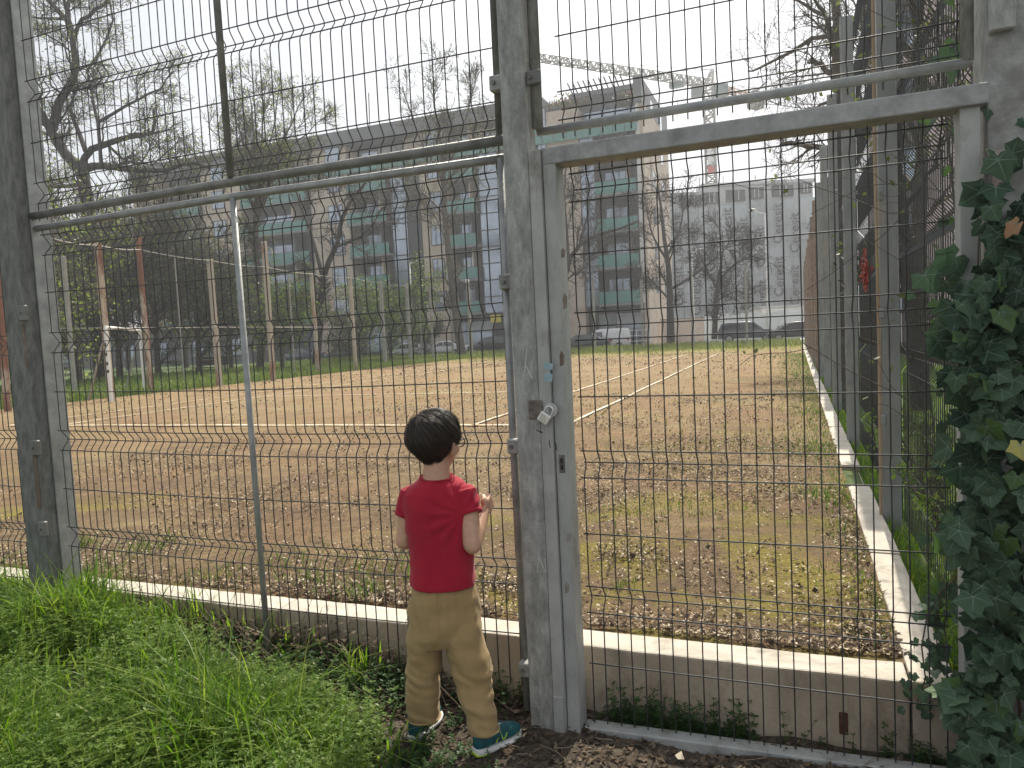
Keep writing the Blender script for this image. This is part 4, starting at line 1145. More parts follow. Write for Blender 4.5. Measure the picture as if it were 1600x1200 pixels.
# big dark tree on the left
Y_ = 30.0
T1 = [px_limb([(160, 600), (150, 450), (140, 345), (131, 295), (128, 266)], Y_, 0.468, 0.338),
      px_limb([(128, 268), (104, 243), (84, 216), (70, 184), (42, 146), (20, 120)], Y_, 0.312, 0.130, -1.5),
      px_limb([(80, 208), (92, 160), (115, 125), (117, 95), (114, 60), (103, 32), (84, 10), (60, -14)], Y_, 0.260, 0.104, -2),
      px_limb([(114, 62), (125, 34), (160, 8), (190, -20)], Y_, 0.130, 0.052, 1.5),
      px_limb([(114, 60), (107, 25), (110, -30)], Y_, 0.143, 0.078, 0),
      px_limb([(126, 264), (136, 236), (162, 226), (200, 215), (237, 209), (242, 172)], Y_, 0.221, 0.078, 2),
      px_limb([(134, 236), (119, 195), (108, 165), (122, 138), (150, 135)], Y_, 0.143, 0.052, 1),
      px_limb([(128, 266), (155, 257), (198, 265), (265, 267), (290, 253), (330, 262)], Y_, 0.234, 0.065, -2),
      px_limb([(158, 255), (153, 190), (142, 140), (136, 104), (155, 85), (173, 50), (173, 0)], Y_, 0.104, 0.052, 2),
      px_limb([(155, 190), (200, 164), (246, 143), (270, 110)], Y_, 0.091, 0.039, 1),
      px_limb([(170, 228), (195, 252), (240, 258), (260, 235)], Y_, 0.078, 0.039, 2),
      px_limb([(105, 30), (55, 28), (30, 20)], Y_, 0.091, 0.039, 1),
      px_limb([(80, 213), (60, 206), (45, 196)], Y_, 0.078, 0.039, 1),
      px_limb([(130, 288), (90, 292), (55, 289)], Y_, 0.130, 0.065, -1)]
build_tree('bare_tree', 'large dark forked tree with sparse young leaves at the upper left', T1,
           [L(11, 1.0, 2.8, 50, .06, .28, .4, .2, .022), L(9, .6, 1.7, 45, .04, .28, .55, .15, .015), L(5, .3, .9, 42, .0, .25, .6, .15, .012)], 21, BARK, (1, .06, .14))
# twiggy budding tree left of the centre
Y_ = 34
T2 = [px_limb([(405, 592), (410, 520), (404, 450), (400, 380), (401, 300), (404, 232)], Y_, .24, .12)] + [
    px_limb([(402, 300 + k * 6), (404 + dx * .4, 245), (404 + dx, y1)], Y_, .08, .025, dd) for k, (dx, y1, dd) in enumerate(((-75, 200, 2), (-45, 150, -2), (-15, 135, 1), (10, 125, -1), (35, 120, 2), (70, 150, -2), (90, 195, 1), (-95, 250, -1), (85, 250, 2)))]
build_tree('budding_tree', 'twiggy budding tree left of centre before the apartment block', T2,
           [L(12, 1.0, 2.3, 40, .10, .22, .5, .15, .018), L(9, .5, 1.4, 42, .06, .22, .6, .15, .014), L(5, .3, .8, 38, .05, .2, .6, .2, .012)], 22, BARK2, (1, .06, .12))
# leaning dark tree
Y_ = 36
T3 = [px_limb([(494, 575), (499, 510), (503, 430), (526, 388), (534, 345), (548, 315), (572, 288)], Y_, .26, .08),
      px_limb([(503, 430), (488, 370), (470, 320), (455, 260)], Y_, .12, .04, 2), px_limb([(528, 385), (560, 372), (585, 350), (600, 320)], Y_, .09, .03, -2),
      px_limb([(534, 345), (520, 300), (528, 250)], Y_, .08, .03, 1)]
build_tree('bare_tree', 'leaning dark bare tree between the goal wires and the beige block', T3,
           [L(8, 1.0, 2.4, 50, .04, .25, .45, .2, .016), L(9, .5, 1.5, 45, .03, .24, .6, .2, .015), L(6, .3, .8, 40, .0, .22, .6, .2, .012)], 23, BARK)
# tall slim tree right of the centre
Y_ = 44
T4 = [px_limb([(722, 556), (712, 480), (703, 410), (697, 350), (693, 290), (690, 262)], Y_, .30, .16),
      px_limb([(693, 285), (672, 245), (655, 215), (640, 170), (630, 135)], Y_, .12, .03, 2), px_limb([(691, 270), (688, 220), (680, 170), (676, 110)], Y_, .12, .03, -2),
      px_limb([(692, 275), (712, 235), (725, 190), (740, 140)], Y_, .11, .03, 1), px_limb([(694, 300), (725, 270), (752, 235), (770, 195)], Y_, .10, .03, -2),
      px_limb([(696, 335), (665, 305), (635, 290), (610, 262)], Y_, .09, .03, 2), px_limb([(700, 380), (680, 340), (668, 310)], Y_, .07, .03, 2)]
build_tree('bare_tree', 'tall slim bare tree standing before the middle balconies', T4,
           [L(9, 1.4, 3.0, 42, .10, .2, .45, .2, .018), L(9, .7, 1.7, 40, .05, .22, .6, .15, .017), L(6, .35, .9, 38, .03, .2, .6, .15, .014)], 24, BARK2, (1, .04, .1))
# tree just right of the gate post
Y_ = 46
T5 = [px_limb([(876, 555), (878, 500), (880, 445), (888, 405), (906, 380), (945, 364), (1000, 345)], Y_, .28, .06),
      px_limb([(888, 405), (885, 350), (880, 300), (886, 250)], Y_, .12, .04, 2), px_limb([(906, 380), (920, 330), (915, 280)], Y_, .08, .03, -1),
      px_limb([(882, 430), (860, 390), (845, 340)], Y_, .1, .03, 1), px_limb([(888, 420), (900, 430), (925, 405)], Y_, .06, .02, 1)]
build_tree('bare_tree', 'dark bare tree rising just right of the gate post with a limb reaching right', T5,
           [L(8, 1.2, 2.8, 48, .05, .22, .42, .2, .018), L(9, .6, 1.6, 42, .02, .24, .6, .15, .018), L(6, .35, .9, 40, .0, .22, .6, .15, .015)], 25, BARK)
Y_ = 52
T6 = [px_limb([(1048, 540), (1047, 490), (1046, 440), (1042, 395), (1034, 340), (1028, 290)], Y_, .30, .06),
      px_limb([(1048, 452), (1072, 438), (1098, 420), (1120, 400), (1140, 385)], Y_, .12, .03, 2), px_limb([(1044, 410), (1020, 370), (1008, 320)], Y_, .1, .03, -1),
      px_limb([(1043, 400), (1062, 360), (1070, 310)], Y_, .1, .03, 1), px_limb([(1047, 470), (1025, 445), (1005, 425)], Y_, .09, .03, 1)]
build_tree('bare_tree', 'bare tree in front of the corner of the apartment block', T6,
           [L(8, 1.2, 2.8, 48, .05, .22, .42, .2, .02), L(9, .6, 1.6, 42, .02, .24, .6, .15, .018), L(6, .35, .9, 40, .0, .22, .6, .15, .015)], 26, BARK)
T7 = [px_limb([(1116, 530), (1118, 490), (1120, 455), (1124, 425)], 54, .22, .12), px_limb([(1120, 450), (1100, 415), (1088, 385)], 54, .1, .03, 1), px_limb([(1122, 440), (1145, 415), (1170, 400), (1190, 405)], 54, .1, .03, -1),
      px_limb([(1123, 430), (1130, 395), (1128, 360)], 54, .09, .03, 1), px_limb([(1118, 470), (1150, 455), (1172, 460)], 54, .07, .02, 1)]
build_tree('bare_tree', 'smaller bare tree before the wrapped building', T7,
           [L(8, 1.0, 2.4, 50, .02, .25, .42, .2, .02), L(9, .6, 1.5, 45, .02, .24, .6, .15, .018), L(6, .35, .9, 40, .0, .22, .6, .15, .015)], 27, BARK)
# tall tree behind the side fence, top right
Y_ = 22
T8 = [px_limb([(1300, 560), (1302, 400), (1306, 250), (1310, 140), (1312, 60), (1300, -40)], Y_, .24, .10),
      px_limb([(1309, 125), (1290, 108), (1272, 93), (1262, 97)], Y_, .09, .05, 1), px_limb([(1310, 110), (1298, 60), (1290, 22), (1272, -5)], Y_, .10, .04, -1.5),
      px_limb([(1298, 56), (1268, 60), (1232, 85), (1196, 102), (1165, 112)], Y_, .07, .025, 1.5), px_limb([(1296, 232), (1262, 228), (1232, 222), (1222, 226)], Y_, .09, .05, .5),
      px_limb([(1308, 150), (1280, 165), (1250, 175)], Y_, .05, .02, -1), px_limb([(1311, 80), (1340, 30), (1360, -20)], Y_, .09, .03, 1.5), px_limb([(1290, 25), (1250, 5), (1210, -20)], Y_, .06, .02, 1)]
build_tree('bare_tree', 'tall dark bare tree behind the side fence at the upper right', T8,
           [L(8, .9, 2.2, 52, .03, .25, .4, .2, .012), L(7, .5, 1.4, 45, .03, .27, .55, .15, .008), L(4, .25, .8, 42, .0, .24, .6, .15, .006)], 28, BARK2)
# crooked near tree behind the side fence
Y_ = 8.5
T9 = [px_limb([(1440, 640), (1430, 480), (1405, 330), (1392, 200), (1394, 150)], Y_, .10, .07), px_limb([(1394, 155), (1420, 112), (1440, 60), (1478, 0), (1500, -40)], Y_, .055, .03, .6),
      px_limb([(1398, 145), (1430, 110), (1470, 95), (1500, 60)], Y_, .03, .015, -.3), px_limb([(1394, 160), (1380, 90), (1400, 20)], Y_, .03, .015, .4), px_limb([(1410, 330), (1450, 270), (1480, 200)], Y_, .03, .012, .5)]
build_tree('young_tree', 'crooked young tree behind the near side fence panel', T9,
           [L(8, .5, 1.2, 45, .05, .25, .45, .15, .006), L(5, .3, .7, 45, .03, .25, .6, .2, .004)], 29, BARK, (4, .035, .06), LEAF_D)
# a second tree far behind, upper right
T10 = [([(2.9, 20, -.1), (2.8, 20, 3), (3.0, 20.3, 6), (2.8, 20, 9.5)], .22, .08)] + [([(2.9, 20, 3 + k), (2.9 + 1.6 * math.cos(k * 2.1), 20 + 1.6 * math.sin(k * 2.1), 4.6 + k * 1.1), (2.9 + 2.4 * math.cos(k * 2.1), 20 + 2.4 * math.sin(k * 2.1), 6.4 + k)], .08, .03) for k in range(6)]
build_tree('leafy_tree', 'leafy green tree before the pink house', T10,
           [L(8, .8, 1.8, 48, .04, .25, .45, .2, .012), L(5, .5, 1.2, 45, .02, .22, .6, .2, .008)], 30, BARK2, (3, .05, .15), LEAF_D)

# hedge trees along the left side, behind the goal
def hedge_tree(px, d, h, w, label, seed, leafcfg, lm, name='hedge_tree', n=8, lv=None, bark=BARK2):
    p = PD(px, 560, d); x, y = p[0], p[1]
    rng = np.random.default_rng(seed)
    limbs = [([(x, y, -.1), (x + .1, y, h * .3), (x - .1, y, h * .6), (x, y, h * .92)], .05 + .014 * h, .03)]
    for k in range(n):
        a = rng.uniform(0, 6.28); z = h * rng.uniform(.1, .55)
        limbs.append(([(x, y, z), (x + w * .35 * math.cos(a), y + w * .35 * math.sin(a), z + h * .22), (x + w * .55 * math.cos(a), y + w * .55 * math.sin(a), min(h, z + h * .42))], .03 + .006 * h, .015))
    return build_tree(name, label, limbs, lv or [L(10, .16 * h, .36 * h, 48, .04, .27, .5, .05, .018), L(8, .08 * h, .22 * h, 48, .02, .27, .6, .05, .014), L(3, .05 * h, .12 * h, 45, .02, .25, .6, .1, .011)], seed, bark, leafcfg, lm, group='trees and shrubs left of the court')
hedge_tree(70, 30, 7.6, 4.8, 'leafy yellow green tree at the far left behind the pale pole', 51, (1, .085, .2), LEAF_Y)
hedge_tree(30, 27, 5.2, 4.0, 'leafy hedge tree at the left edge beside the fence post', 52, (1, .085, .2), LEAF_Y)
hedge_tree(185, 38, 9.4, 5.5, 'dusky twiggy shrub tree behind the goal', 53, (1, .08, .2), LEAF_D)
hedge_tree(245, 40, 9.2, 6, 'dense brown twiggy tree behind the goal right post', 54, (1, .09, .2), LEAF_D)
hedge_tree(310, 42, 8.6, 6, 'dense brown twiggy tree above the bench', 55, (1, .09, .2), LEAF_D, bark=BARK)
hedge_tree(120, 36, 9.4, 5.6, 'tall yellow green tree behind the large dark tree', 56, (1, .085, .25), LEAF_Y)
hedge_tree(360, 44, 7.2, 5.0, 'grey twiggy tree behind the thin brace pipe', 57, (1, .08, .2), LEAF_Y)
hedge_tree(440, 40, 5.4, 3.8, 'fresh green shrub behind the tallest cream post', 58, (2, .07, .18), LEAF_G, 'shrub')
hedge_tree(610, 48, 5.6, 4.8, 'light green shrub below the white street lamp', 59, (2, .08, .2), LEAF_G, 'shrub')
hedge_tree(560, 52, 4.6, 4.5, 'dark green shrub left of the street lamp', 60, (2, .08, .2), LEAF_D, 'shrub')
hedge_tree(665, 54, 2.6, 2.6, 'low green shrub beside the silver car', 61, (2, .06, .15), LEAF_D, 'shrub')
# far-off dark trees filling the space under the crowns
for k, (px, d, h) in enumerate(((90, 55, 12.0), (200, 58, 13.0), (290, 57, 11), (0, 50, 11))):
    hedge_tree(px, d, h, 7, ('dark far tree mass behind the leafy hedge tree', 'dark far tree behind the goal', 'dark far tree left of the apartment block', 'dark far tree at the left picture edge')[k], 70 + k, (1, .12, .3), LEAF_D, 'far_tree')
# shrubs behind the side fence on the right
def small_shrub(x, y, h, w, label, seed, lm, leaf=(5, .03, .05)):
    limbs = [([(x, y, -.12), (x + .03, y, h * .5), (x, y, h)], .012 + .004 * h, .005)]
    rng = np.random.default_rng(seed)
    for k in range(6):
        a = rng.uniform(0, 6.28)
        limbs.append(([(x, y, -.05), (x + w * .3 * math.cos(a), y + w * .3 * math.sin(a), h * .45), (x + w * .5 * math.cos(a), y + w * .5 * math.sin(a), h * rng.uniform(.7, 1))], .009, .004))
    build_tree('shrub', label, limbs, [L(6, .15 * h, .35 * h, 45, .06, .25, .5, .1, .0035), L(3, .08 * h, .18 * h, 45, .04, .25, .6, .1, .0025)], seed, BARK2, leaf, lm, 'shrubs behind the side fence')
small_shrub(.95, 4.3, 3.9, .9, 'tall leafy shrub behind the side fence nearest the ivy', 80, LEAF_D, (3, .022, .05))
small_shrub(1.5, 5.6, 4.3, 1.4, 'tall dark shrub behind the near side panel', 81, LEAF_D, (4, .026, .06))
small_shrub(.80, 5.2, .55, .45, 'low bright green shrub at the foot of the nearest side post', 82, LEAF_G, (5, .016, .02))
small_shrub(.72, 3.9, .5, .4, 'low bright green weedy shrub beside the kerb', 83, LEAF_G, (5, .016, .02))
small_shrub(.75, 3.2, .7, .4, 'dark leafy shrub between kerb and ivy', 84, LEAF_D, (5, .022, .03))
small_shrub(.70, 6.7, .45, .35, 'small weedy shrub beside the second kerb stretch', 85, LEAF_G, (5, .016, .02))
# ================================================================== grass, weeds, litter
GRASS_F = leafmat('lush_grass', [(.075, .15, .018), (.115, .21, .025), (.17, .27, .035), (.10, .18, .025), (.24, .31, .06)], .55, .45)
GRASS_S = leafmat('far_grass', [(.07, .13, .02), (.10, .17, .03), (.14, .19, .04), (.18, .19, .06)], .35, .6)
GRASS_Y = leafmat('yellowing_grass', [(.14, .17, .04), (.20, .19, .06), (.10, .15, .03)], .35, .6)
WEED = leafmat('weed_leaf', [(.085, .155, .026), (.12, .20, .032), (.165, .25, .045), (.22, .29, .075)], .45, .5)
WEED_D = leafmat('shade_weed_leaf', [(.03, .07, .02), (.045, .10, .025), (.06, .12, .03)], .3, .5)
LITTER = leafmat('dead_leaf', [(.07, .05, .035), (.10, .075, .05), (.14, .105, .075), (.05, .037, .027), (.19, .15, .11)], .1, .85, .1)
CHIPS = leafmat('dry_debris', [(.42, .33, .22), (.55, .45, .33), (.30, .21, .13), (.20, .14, .09), (.62, .54, .42)], 0, .9, .1)
DEADG = leafmat('dead_grass_blade', [(.26, .22, .08), (.32, .26, .12), (.20, .18, .06), (.36, .30, .16)], .2, .8, .1)
TWIG = pmat('dry_stalk', (.16, .12, .08), (.28, .22, .15), 10, .9)

def blades(x, y, z, h, w, rng, lean=.6, K=5):
    n = len(x)
    a = rng.uniform(0, 2 * np.pi, n); dirv = np.stack([np.cos(a), np.sin(a), 0 * a], 1)
    ln = lean * rng.uniform(.15, 1.3, n)
    t = np.linspace(0, 1, K)
    P = np.stack([x, y, z], 1)[:, None, :] + dirv[:, None, :] * (h * ln)[:, None, None] * (t ** 1.8)[None, :, None]
    P[:, :, 2] += h[:, None] * (t[None] - .38 * ln[:, None] * t[None] ** 2.6)
    W = w[:, None] * np.array([.8, 1, .85, .55, .06])[None, :K]
    side = np.stack([-np.sin(a), np.cos(a), 0 * a], 1)
    side = norm(side + .5 * dirv * rng.normal(0, 1, (n, 1)))
    return ribbons(P, W, side)
rng = np.random.default_rng(101)
def stuff(name, V, F, mat, label, cat): return tag(link(name, np_mesh(name, V, F, True), mat), label, cat, kind='stuff')
# --- lush lawn in front of the fence, left
n = 62000
x = rng.uniform(-5.2, -.85, n); y = rng.uniform(.9, 2.62, n)
clump = np.array([mnoise.noise(Vector((a * 2.3, b2 * 2.3, 0))) for a, b2 in zip(x, y)])
edge = np.clip((-1.42 - x + .25 * (2.2 - y) + .35 * clump) / .35, 0, 1)          # thins out towards the boy
wallgap = np.clip((2.40 + .25 * clump - y - np.clip((x + 3.3) * .16, 0, .35)) / .12, 0, 1)
wallgap = np.maximum(wallgap, (x < -3.3) * np.clip((2.6 - y) / .1, 0, 1))
keep = rng.random(n) < edge * wallgap * np.clip(.48 + 1.2 * clump, .08, 1)
x, y, clump = x[keep], y[keep], clump[keep]
h = rng.uniform(.06, .19, len(x)) * (1 + 1.4 * clump) * np.where(rng.random(len(x)) < .1, 1.6, 1)
V, F = blades(x, y, soil_z(x, y) - .01, h, rng.uniform(.0018, .0046, len(x)), rng, 1.1)
stuff('grass', V, F, GRASS_F, 'lush bright green grass in front of the fence on the left', 'grass')
# tufts of broad blades at the left post, along the wall foot, near the boy
tx, ty, th = [], [], []
for (px, py, cnt, hh, sp) in ((190, 940, 90, .28, .10), (60, 960, 260, .24, .22), (230, 1010, 120, .22, .15), (560, 1050, 60, .24, .05), (540, 1130, 120, .14, .12), (480, 1000, 50, .24, .12), (330, 990, 60, .26, .15), (150, 1000, 260, .22, .3), (530, 1190, 160, .10, .15), (40, 1080, 260, .2, .3)):
    p = PZ(px, py, -.18)
    tx.append(rng.normal(p[0], sp, cnt)); ty.append(np.minimum(rng.normal(p[1], sp * .6, cnt), 2.6)); th.append(rng.uniform(.5, 1.1, cnt) * hh)
tx, ty, th = map(np.concatenate, (tx, ty, th))
V, F = blades(tx, ty, soil_z(tx, ty) - .01, th, rng.uniform(.003, .006, len(tx)), rng, .8)
stuff('grass_tufts', V, F, GRASS_F, 'taller tufts of broad grass blades along the fence foot', 'grass')

# --- leafy weeds (whorled and clover-like) in front of the fence
def weeds(x, y, z, h, leaf, rng, whorls=4, per=5):
    n = len(x)
    a = rng.uniform(0, 6.28, n); ln = rng.uniform(0, .5, n)
    VV = []
    for k in range(whorls):
        t = (k + 1) / whorls
        c = np.stack([x + h * ln * t * np.cos(a), y + h * ln * t * np.sin(a), z + h * t], 1)
        for j in range(per):
            b2 = a + j * 2 * np.pi / per + k * .7 + rng.normal(0, .25, n)
            el = rng.uniform(-.1, .6, n)
            d = np.stack([np.cos(b2) * np.cos(el), np.sin(b2) * np.cos(el), np.sin(el)], 1)
            s = np.stack([-np.sin(b2), np.cos(b2), 0 * b2], 1)
            l = (leaf * rng.uniform(.6, 1.3, n) * (1.1 - .35 * t))[:, None]
            w = l * .26
            VV.append(np.stack([c, c + d * l * .55 + s * w, c + d * l, c + d * l * .55 - s * w], 1))
    V = np.concatenate(VV, 0).reshape(-1, 3)
    P = np.stack([np.stack([x, y, z], 1), np.stack([x + h * ln * np.cos(a), y + h * ln * np.sin(a), z + h], 1)], 1)
    V2, F2 = ribbons(P, np.full((n, 2), .0009), np.stack([np.cos(a + 1), np.sin(a + 1), 0 * a], 1))
    return np.concatenate([V, V2]), np.concatenate([np.arange(len(V)).reshape(-1, 4), F2 + len(V)])
n = 34000
x = rng.uniform(-5.0, -1.0, n); y = rng.uniform(.9, 2.5, n)
cl = np.array([mnoise.noise(Vector((a * 1.9 + 7, b2 * 1.9, 3))) for a, b2 in zip(x, y)])
lim = -1.36 + .2 * cl
keep = (rng.random(n) < np.clip(.5 + 1.6 * cl, .08, 1)) & (x < lim) & (y < 2.45 - np.clip((x + 3.4) * .1, 0, .2))
x, y = x[keep], y[keep]
V, F = weeds(x, y, soil_z(x, y), rng.uniform(.06, .19, len(x)), rng.uniform(.011, .025, len(x)), rng)
stuff('weeds', V, F, WEED, 'small whorled leafy weeds growing among the lush grass', 'weeds')
# shaded weeds at the boy's feet, the gate post foot and behind the gate
xs_, ys_, hs_ = [], [], []
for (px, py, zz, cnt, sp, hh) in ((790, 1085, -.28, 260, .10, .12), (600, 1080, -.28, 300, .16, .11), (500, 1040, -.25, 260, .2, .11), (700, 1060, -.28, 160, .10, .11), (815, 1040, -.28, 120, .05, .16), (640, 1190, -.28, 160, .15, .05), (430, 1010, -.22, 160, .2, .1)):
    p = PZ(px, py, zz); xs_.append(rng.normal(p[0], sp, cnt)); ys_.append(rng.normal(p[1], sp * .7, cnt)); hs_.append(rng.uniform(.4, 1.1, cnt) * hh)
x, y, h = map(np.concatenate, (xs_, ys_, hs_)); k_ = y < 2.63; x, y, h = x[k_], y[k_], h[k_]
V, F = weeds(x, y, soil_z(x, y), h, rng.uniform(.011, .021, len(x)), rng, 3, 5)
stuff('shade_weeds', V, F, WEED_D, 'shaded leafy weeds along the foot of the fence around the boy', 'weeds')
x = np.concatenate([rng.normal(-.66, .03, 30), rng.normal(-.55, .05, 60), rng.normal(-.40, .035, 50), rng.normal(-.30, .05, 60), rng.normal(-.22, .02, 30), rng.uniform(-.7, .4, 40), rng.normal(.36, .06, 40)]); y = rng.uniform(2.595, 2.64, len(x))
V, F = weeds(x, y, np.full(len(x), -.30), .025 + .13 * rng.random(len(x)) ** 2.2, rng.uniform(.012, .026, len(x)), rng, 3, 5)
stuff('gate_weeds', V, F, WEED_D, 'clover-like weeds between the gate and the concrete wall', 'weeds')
# moss-green weeds on the bottom bar, right
# --- leaf litter at the wall foot and on bare soil
def flakes(x, y, z, s, rng, curl=.5, asp=.6):
    n = len(x)
    a = rng.uniform(0, 6.28, n); tl = rng.normal(0, .45, n)
    u = np.stack([np.cos(a), np.sin(a), np.sin(tl) * .7], 1); v = np.stack([-np.sin(a), np.cos(a), rng.normal(0, .4, n)], 1)
    c = np.stack([x, y, z], 1); s = s[:, None]
    up = np.array([0, 0, 1.]) * s * curl * rng.uniform(-.4, 1, (n, 1))
    V = np.stack([c - u * s + up, c - v * s * asp * .8, c + u * s * .2 + v * 0, c + v * s * asp, c + u * s + up], 1)
    i = np.arange(n)[:, None] * 5
    F = np.concatenate([i + np.array([[0, 1, 2, 3]]), i + np.array([[1, 4, 3, 2]])])
    return V.reshape(-1, 3), F
xs_, ys_, zs_ = [], [], []
n = 2600; x = rng.uniform(-3.4, -.95, n); y = 2.645 - np.abs(rng.normal(0, .12, n)); z = soil_z(x, y) + (2.645 - y < .12) * np.clip(rng.normal(.07, .04, n), 0, .16) * np.exp(-((x + 1.9) / .7) ** 2) * 1.2 + .008
xs_.append(x); ys_.append(y); zs_.append(z)
n = 6500; x = rng.uniform(-1.7, .9, n); y = rng.uniform(1.6, 2.62, n); xs_.append(x); ys_.append(y); zs_.append(soil_z(x, y) + .006)
x, y, z = map(np.concatenate, (xs_, ys_, zs_))
V, F = flakes(x, y, z, rng.uniform(.005, .019, len(x)), rng)
stuff('leaf_litter', V, F, LITTER, 'brown dead leaves lying along the fence foot and bare soil', 'leaves')
# dry stalks leaning on the wall
n = 150
x = rng.normal(-2.3, .5, n); y = rng.uniform(2.42, 2.63, n); z = soil_z(x, y)
a = rng.uniform(0, 6.28, n); l = rng.uniform(.12, .42, n); el = rng.uniform(.1, 1.1, n)
P0 = np.stack([x, y, z], 1); d = np.stack([np.cos(a) * np.cos(el), np.sin(a) * np.cos(el) * .35, np.sin(el)], 1)
P = np.stack([P0, P0 + d * l[:, None] * .5 + rng.normal(0, .015, (n, 3)), P0 + d * l[:, None]], 1)
P[:, :, 1] = np.minimum(P[:, :, 1], 2.637)
x = rng.uniform(-1.6, .9, 160); y = rng.uniform(1.8, 2.6, 160); a = rng.uniform(0, 6.28, 160); l = rng.uniform(.03, .14, 160)
Q0 = np.stack([x, y, soil_z(x, y) + .01], 1); dd = np.stack([np.cos(a), np.sin(a), .08 * np.sin(3 * a)], 1)
Q = np.stack([Q0, Q0 + dd * l[:, None] * .5 + rng.normal(0, .008, (160, 3)), Q0 + dd * l[:, None]], 1)
P = np.concatenate([P, Q])
V, F = tubes(P, np.tile(np.array([.0022, .0018, .001]), (len(P), 1)), 4)
stuff('dry_stalks', V, F, TWIG, 'dry stalks and twigs leaning against the wall and on the soil', 'twigs')
# one pale crumpled leaf on the soil at the bottom
p = PZ(1062, 1187, -.27); V, F = flakes(np.array([p[0]]), np.array([p[1]]), np.array([-.255]), np.array([.018]), np.random.default_rng(4), 1.2, .8)
tag(link('pale_leaf', np_mesh('pale_leaf', V, F), pmat('pale_dry_leaf', (.62, .53, .38), rough=.8)), 'pale crumpled dry leaf on the soil below the gate', 'leaf')

# --- court debris
def cl_noise(x, y, s, o): return np.array([mnoise.noise(Vector((a * s + o, b2 * s, o))) for a, b2 in zip(x, y)])
n = 62000
u = rng.random(n); y = 2.85 + 11 * u ** 1.7; x = rng.uniform(-7.5, .33, n)
cn = 1.3 * cl_noise(x, y, 1.1, 3.3) + .6 * cl_noise(x, y, 3.7, 1.3) + .5 * np.exp(-(.33 - x) / .35) + .55 * np.exp(-(y - 2.85) / .7)
keep = rng.random(n) < np.clip(.16 + .95 * cn, .05, 1)
x, y = x[keep], y[keep]
V, F = flakes(x, y, np.full(len(x), -.018) + rng.uniform(0, .008, len(x)), rng.uniform(.003, .011, len(x)) * (1 + .06 * (y - 3)), rng, .7)
# drifts of litter
cx, cy = [], []
for (px, py, cnt, sx_, sy_) in ((1000, 725, 700, .35, .25), (1100, 700, 800, .5, .4), (1205, 765, 600, .25, .2), (930, 775, 500, .25, .2), (1190, 690, 700, .5, .35), (560, 880, 900, .35, .2), (470, 912, 900, .3, .12), (625, 935, 800, .3, .1), (800, 760, 500, .3, .2), (790, 905, 600, .15, .1), (1355, 985, 500, .06, .12), (1250, 1012, 600, .12, .05), (1150, 735, 500, .3, .2), (980, 860, 400, .12, .1), (1330, 830, 500, .06, .5), (700, 720, 700, .6, .4), (300, 720, 700, .9, .4), (450, 780, 600, .5, .3)):
    p = PZ(px, py, 0); cx.append(rng.normal(p[0], sx_, cnt)); cy.append(rng.normal(p[1], sy_, cnt))
cx, cy = np.concatenate(cx), np.concatenate(cy); k_ = (cx < .33) & (cy > 2.82); cx, cy = cx[k_], cy[k_]
hf = rng.random(len(cx)) < .55
Vd, Fd = flakes(cx[hf], cy[hf], np.full(hf.sum(), -.014) + rng.uniform(0, .012, hf.sum()), rng.uniform(.005, .018, hf.sum()) * (1 + .05 * (cy[hf] - 3)), rng, 1.0)
stuff('litter_drifts', Vd, Fd, LITTER, 'drifts of dark rotting leaves on the clay court', 'leaves')
V2, F2 = flakes(cx[~hf], cy[~hf], np.full((~hf).sum(), -.012) + rng.uniform(0, .012, (~hf).sum()), rng.uniform(.004, .013, (~hf).sum()) * (1 + .05 * (cy[~hf] - 3)), rng, 1.0)
V, F = np.concatenate([V, V2]), np.concatenate([F, F2 + len(V)])
stuff('court_debris', V, F, CHIPS, 'dry leaf flakes and chips strewn over the clay court', 'debris')
dk = rng.random(len(x)) < .42
V, F = flakes(x[dk] + .02, y[dk], np.full(dk.sum(), -.014), rng.uniform(.005, .02, dk.sum()) * (1 + .05 * (y[dk] - 3)), rng, .9)
stuff('court_leaves', V, F, LITTER, 'dark withered leaves in patches on the clay court', 'leaves')
n = 12000
x = rng.uniform(-18.5, 0, n); y = 8 + 28 * rng.random(n)
kp = rng.random(n) < np.clip(.35 + 1.3 * cl_noise(x, y, .45, 5.1), .03, 1); x, y = x[kp], y[kp]
V, F = flakes(x, y, np.full(len(x), -.012), rng.uniform(.008, .022, len(x)) * (1 + .05 * y), rng, .6)
stuff('far_court_leaves', V, F, LITTER, 'scattered dead leaves over the far half of the clay court', 'leaves')
n = 16000
x = rng.uniform(-18.8, 0, n); y = 8 + 28 * rng.random(n) ** .8
kp = rng.random(n) < np.clip(.1 + 1.6 * cl_noise(x, y, .3, 8.3) + .5 * np.exp(-(x + 18.8) / 2.0), .0, 1); x, y = x[kp], y[kp]
V, F = blades(x, y, np.full(len(x), -.035), rng.uniform(.03, .08, len(x)), rng.uniform(.006, .012, len(x)), rng, 1.0)
stuff('dead_grass', V, F, DEADG, 'patches of short yellow dead grass on the clay court', 'grass')
n = 500
x = rng.uniform(-4, .3, n); y = 2.85 + 4 * rng.random(n) ** 1.6; a = rng.uniform(0, 6.28, n); l = rng.uniform(.03, .13, n)
Q0 = np.stack([x, y, np.full(n, -.016)], 1); dd = np.stack([np.cos(a), np.sin(a), .1 * np.sin(3 * a)], 1)
Q = np.stack([Q0, Q0 + dd * l[:, None] * .5 + rng.normal(0, .006, (n, 3)), Q0 + dd * l[:, None]], 1); Q[:, :, 2] = np.maximum(Q[:, :, 2], -.020)
V, F = tubes(Q, np.tile(np.array([.002, .0016, .001]), (n, 1)), 4)
stuff('court_twigs', V, F, TWIG, 'thin dry twigs scattered over the near clay court', 'twigs')
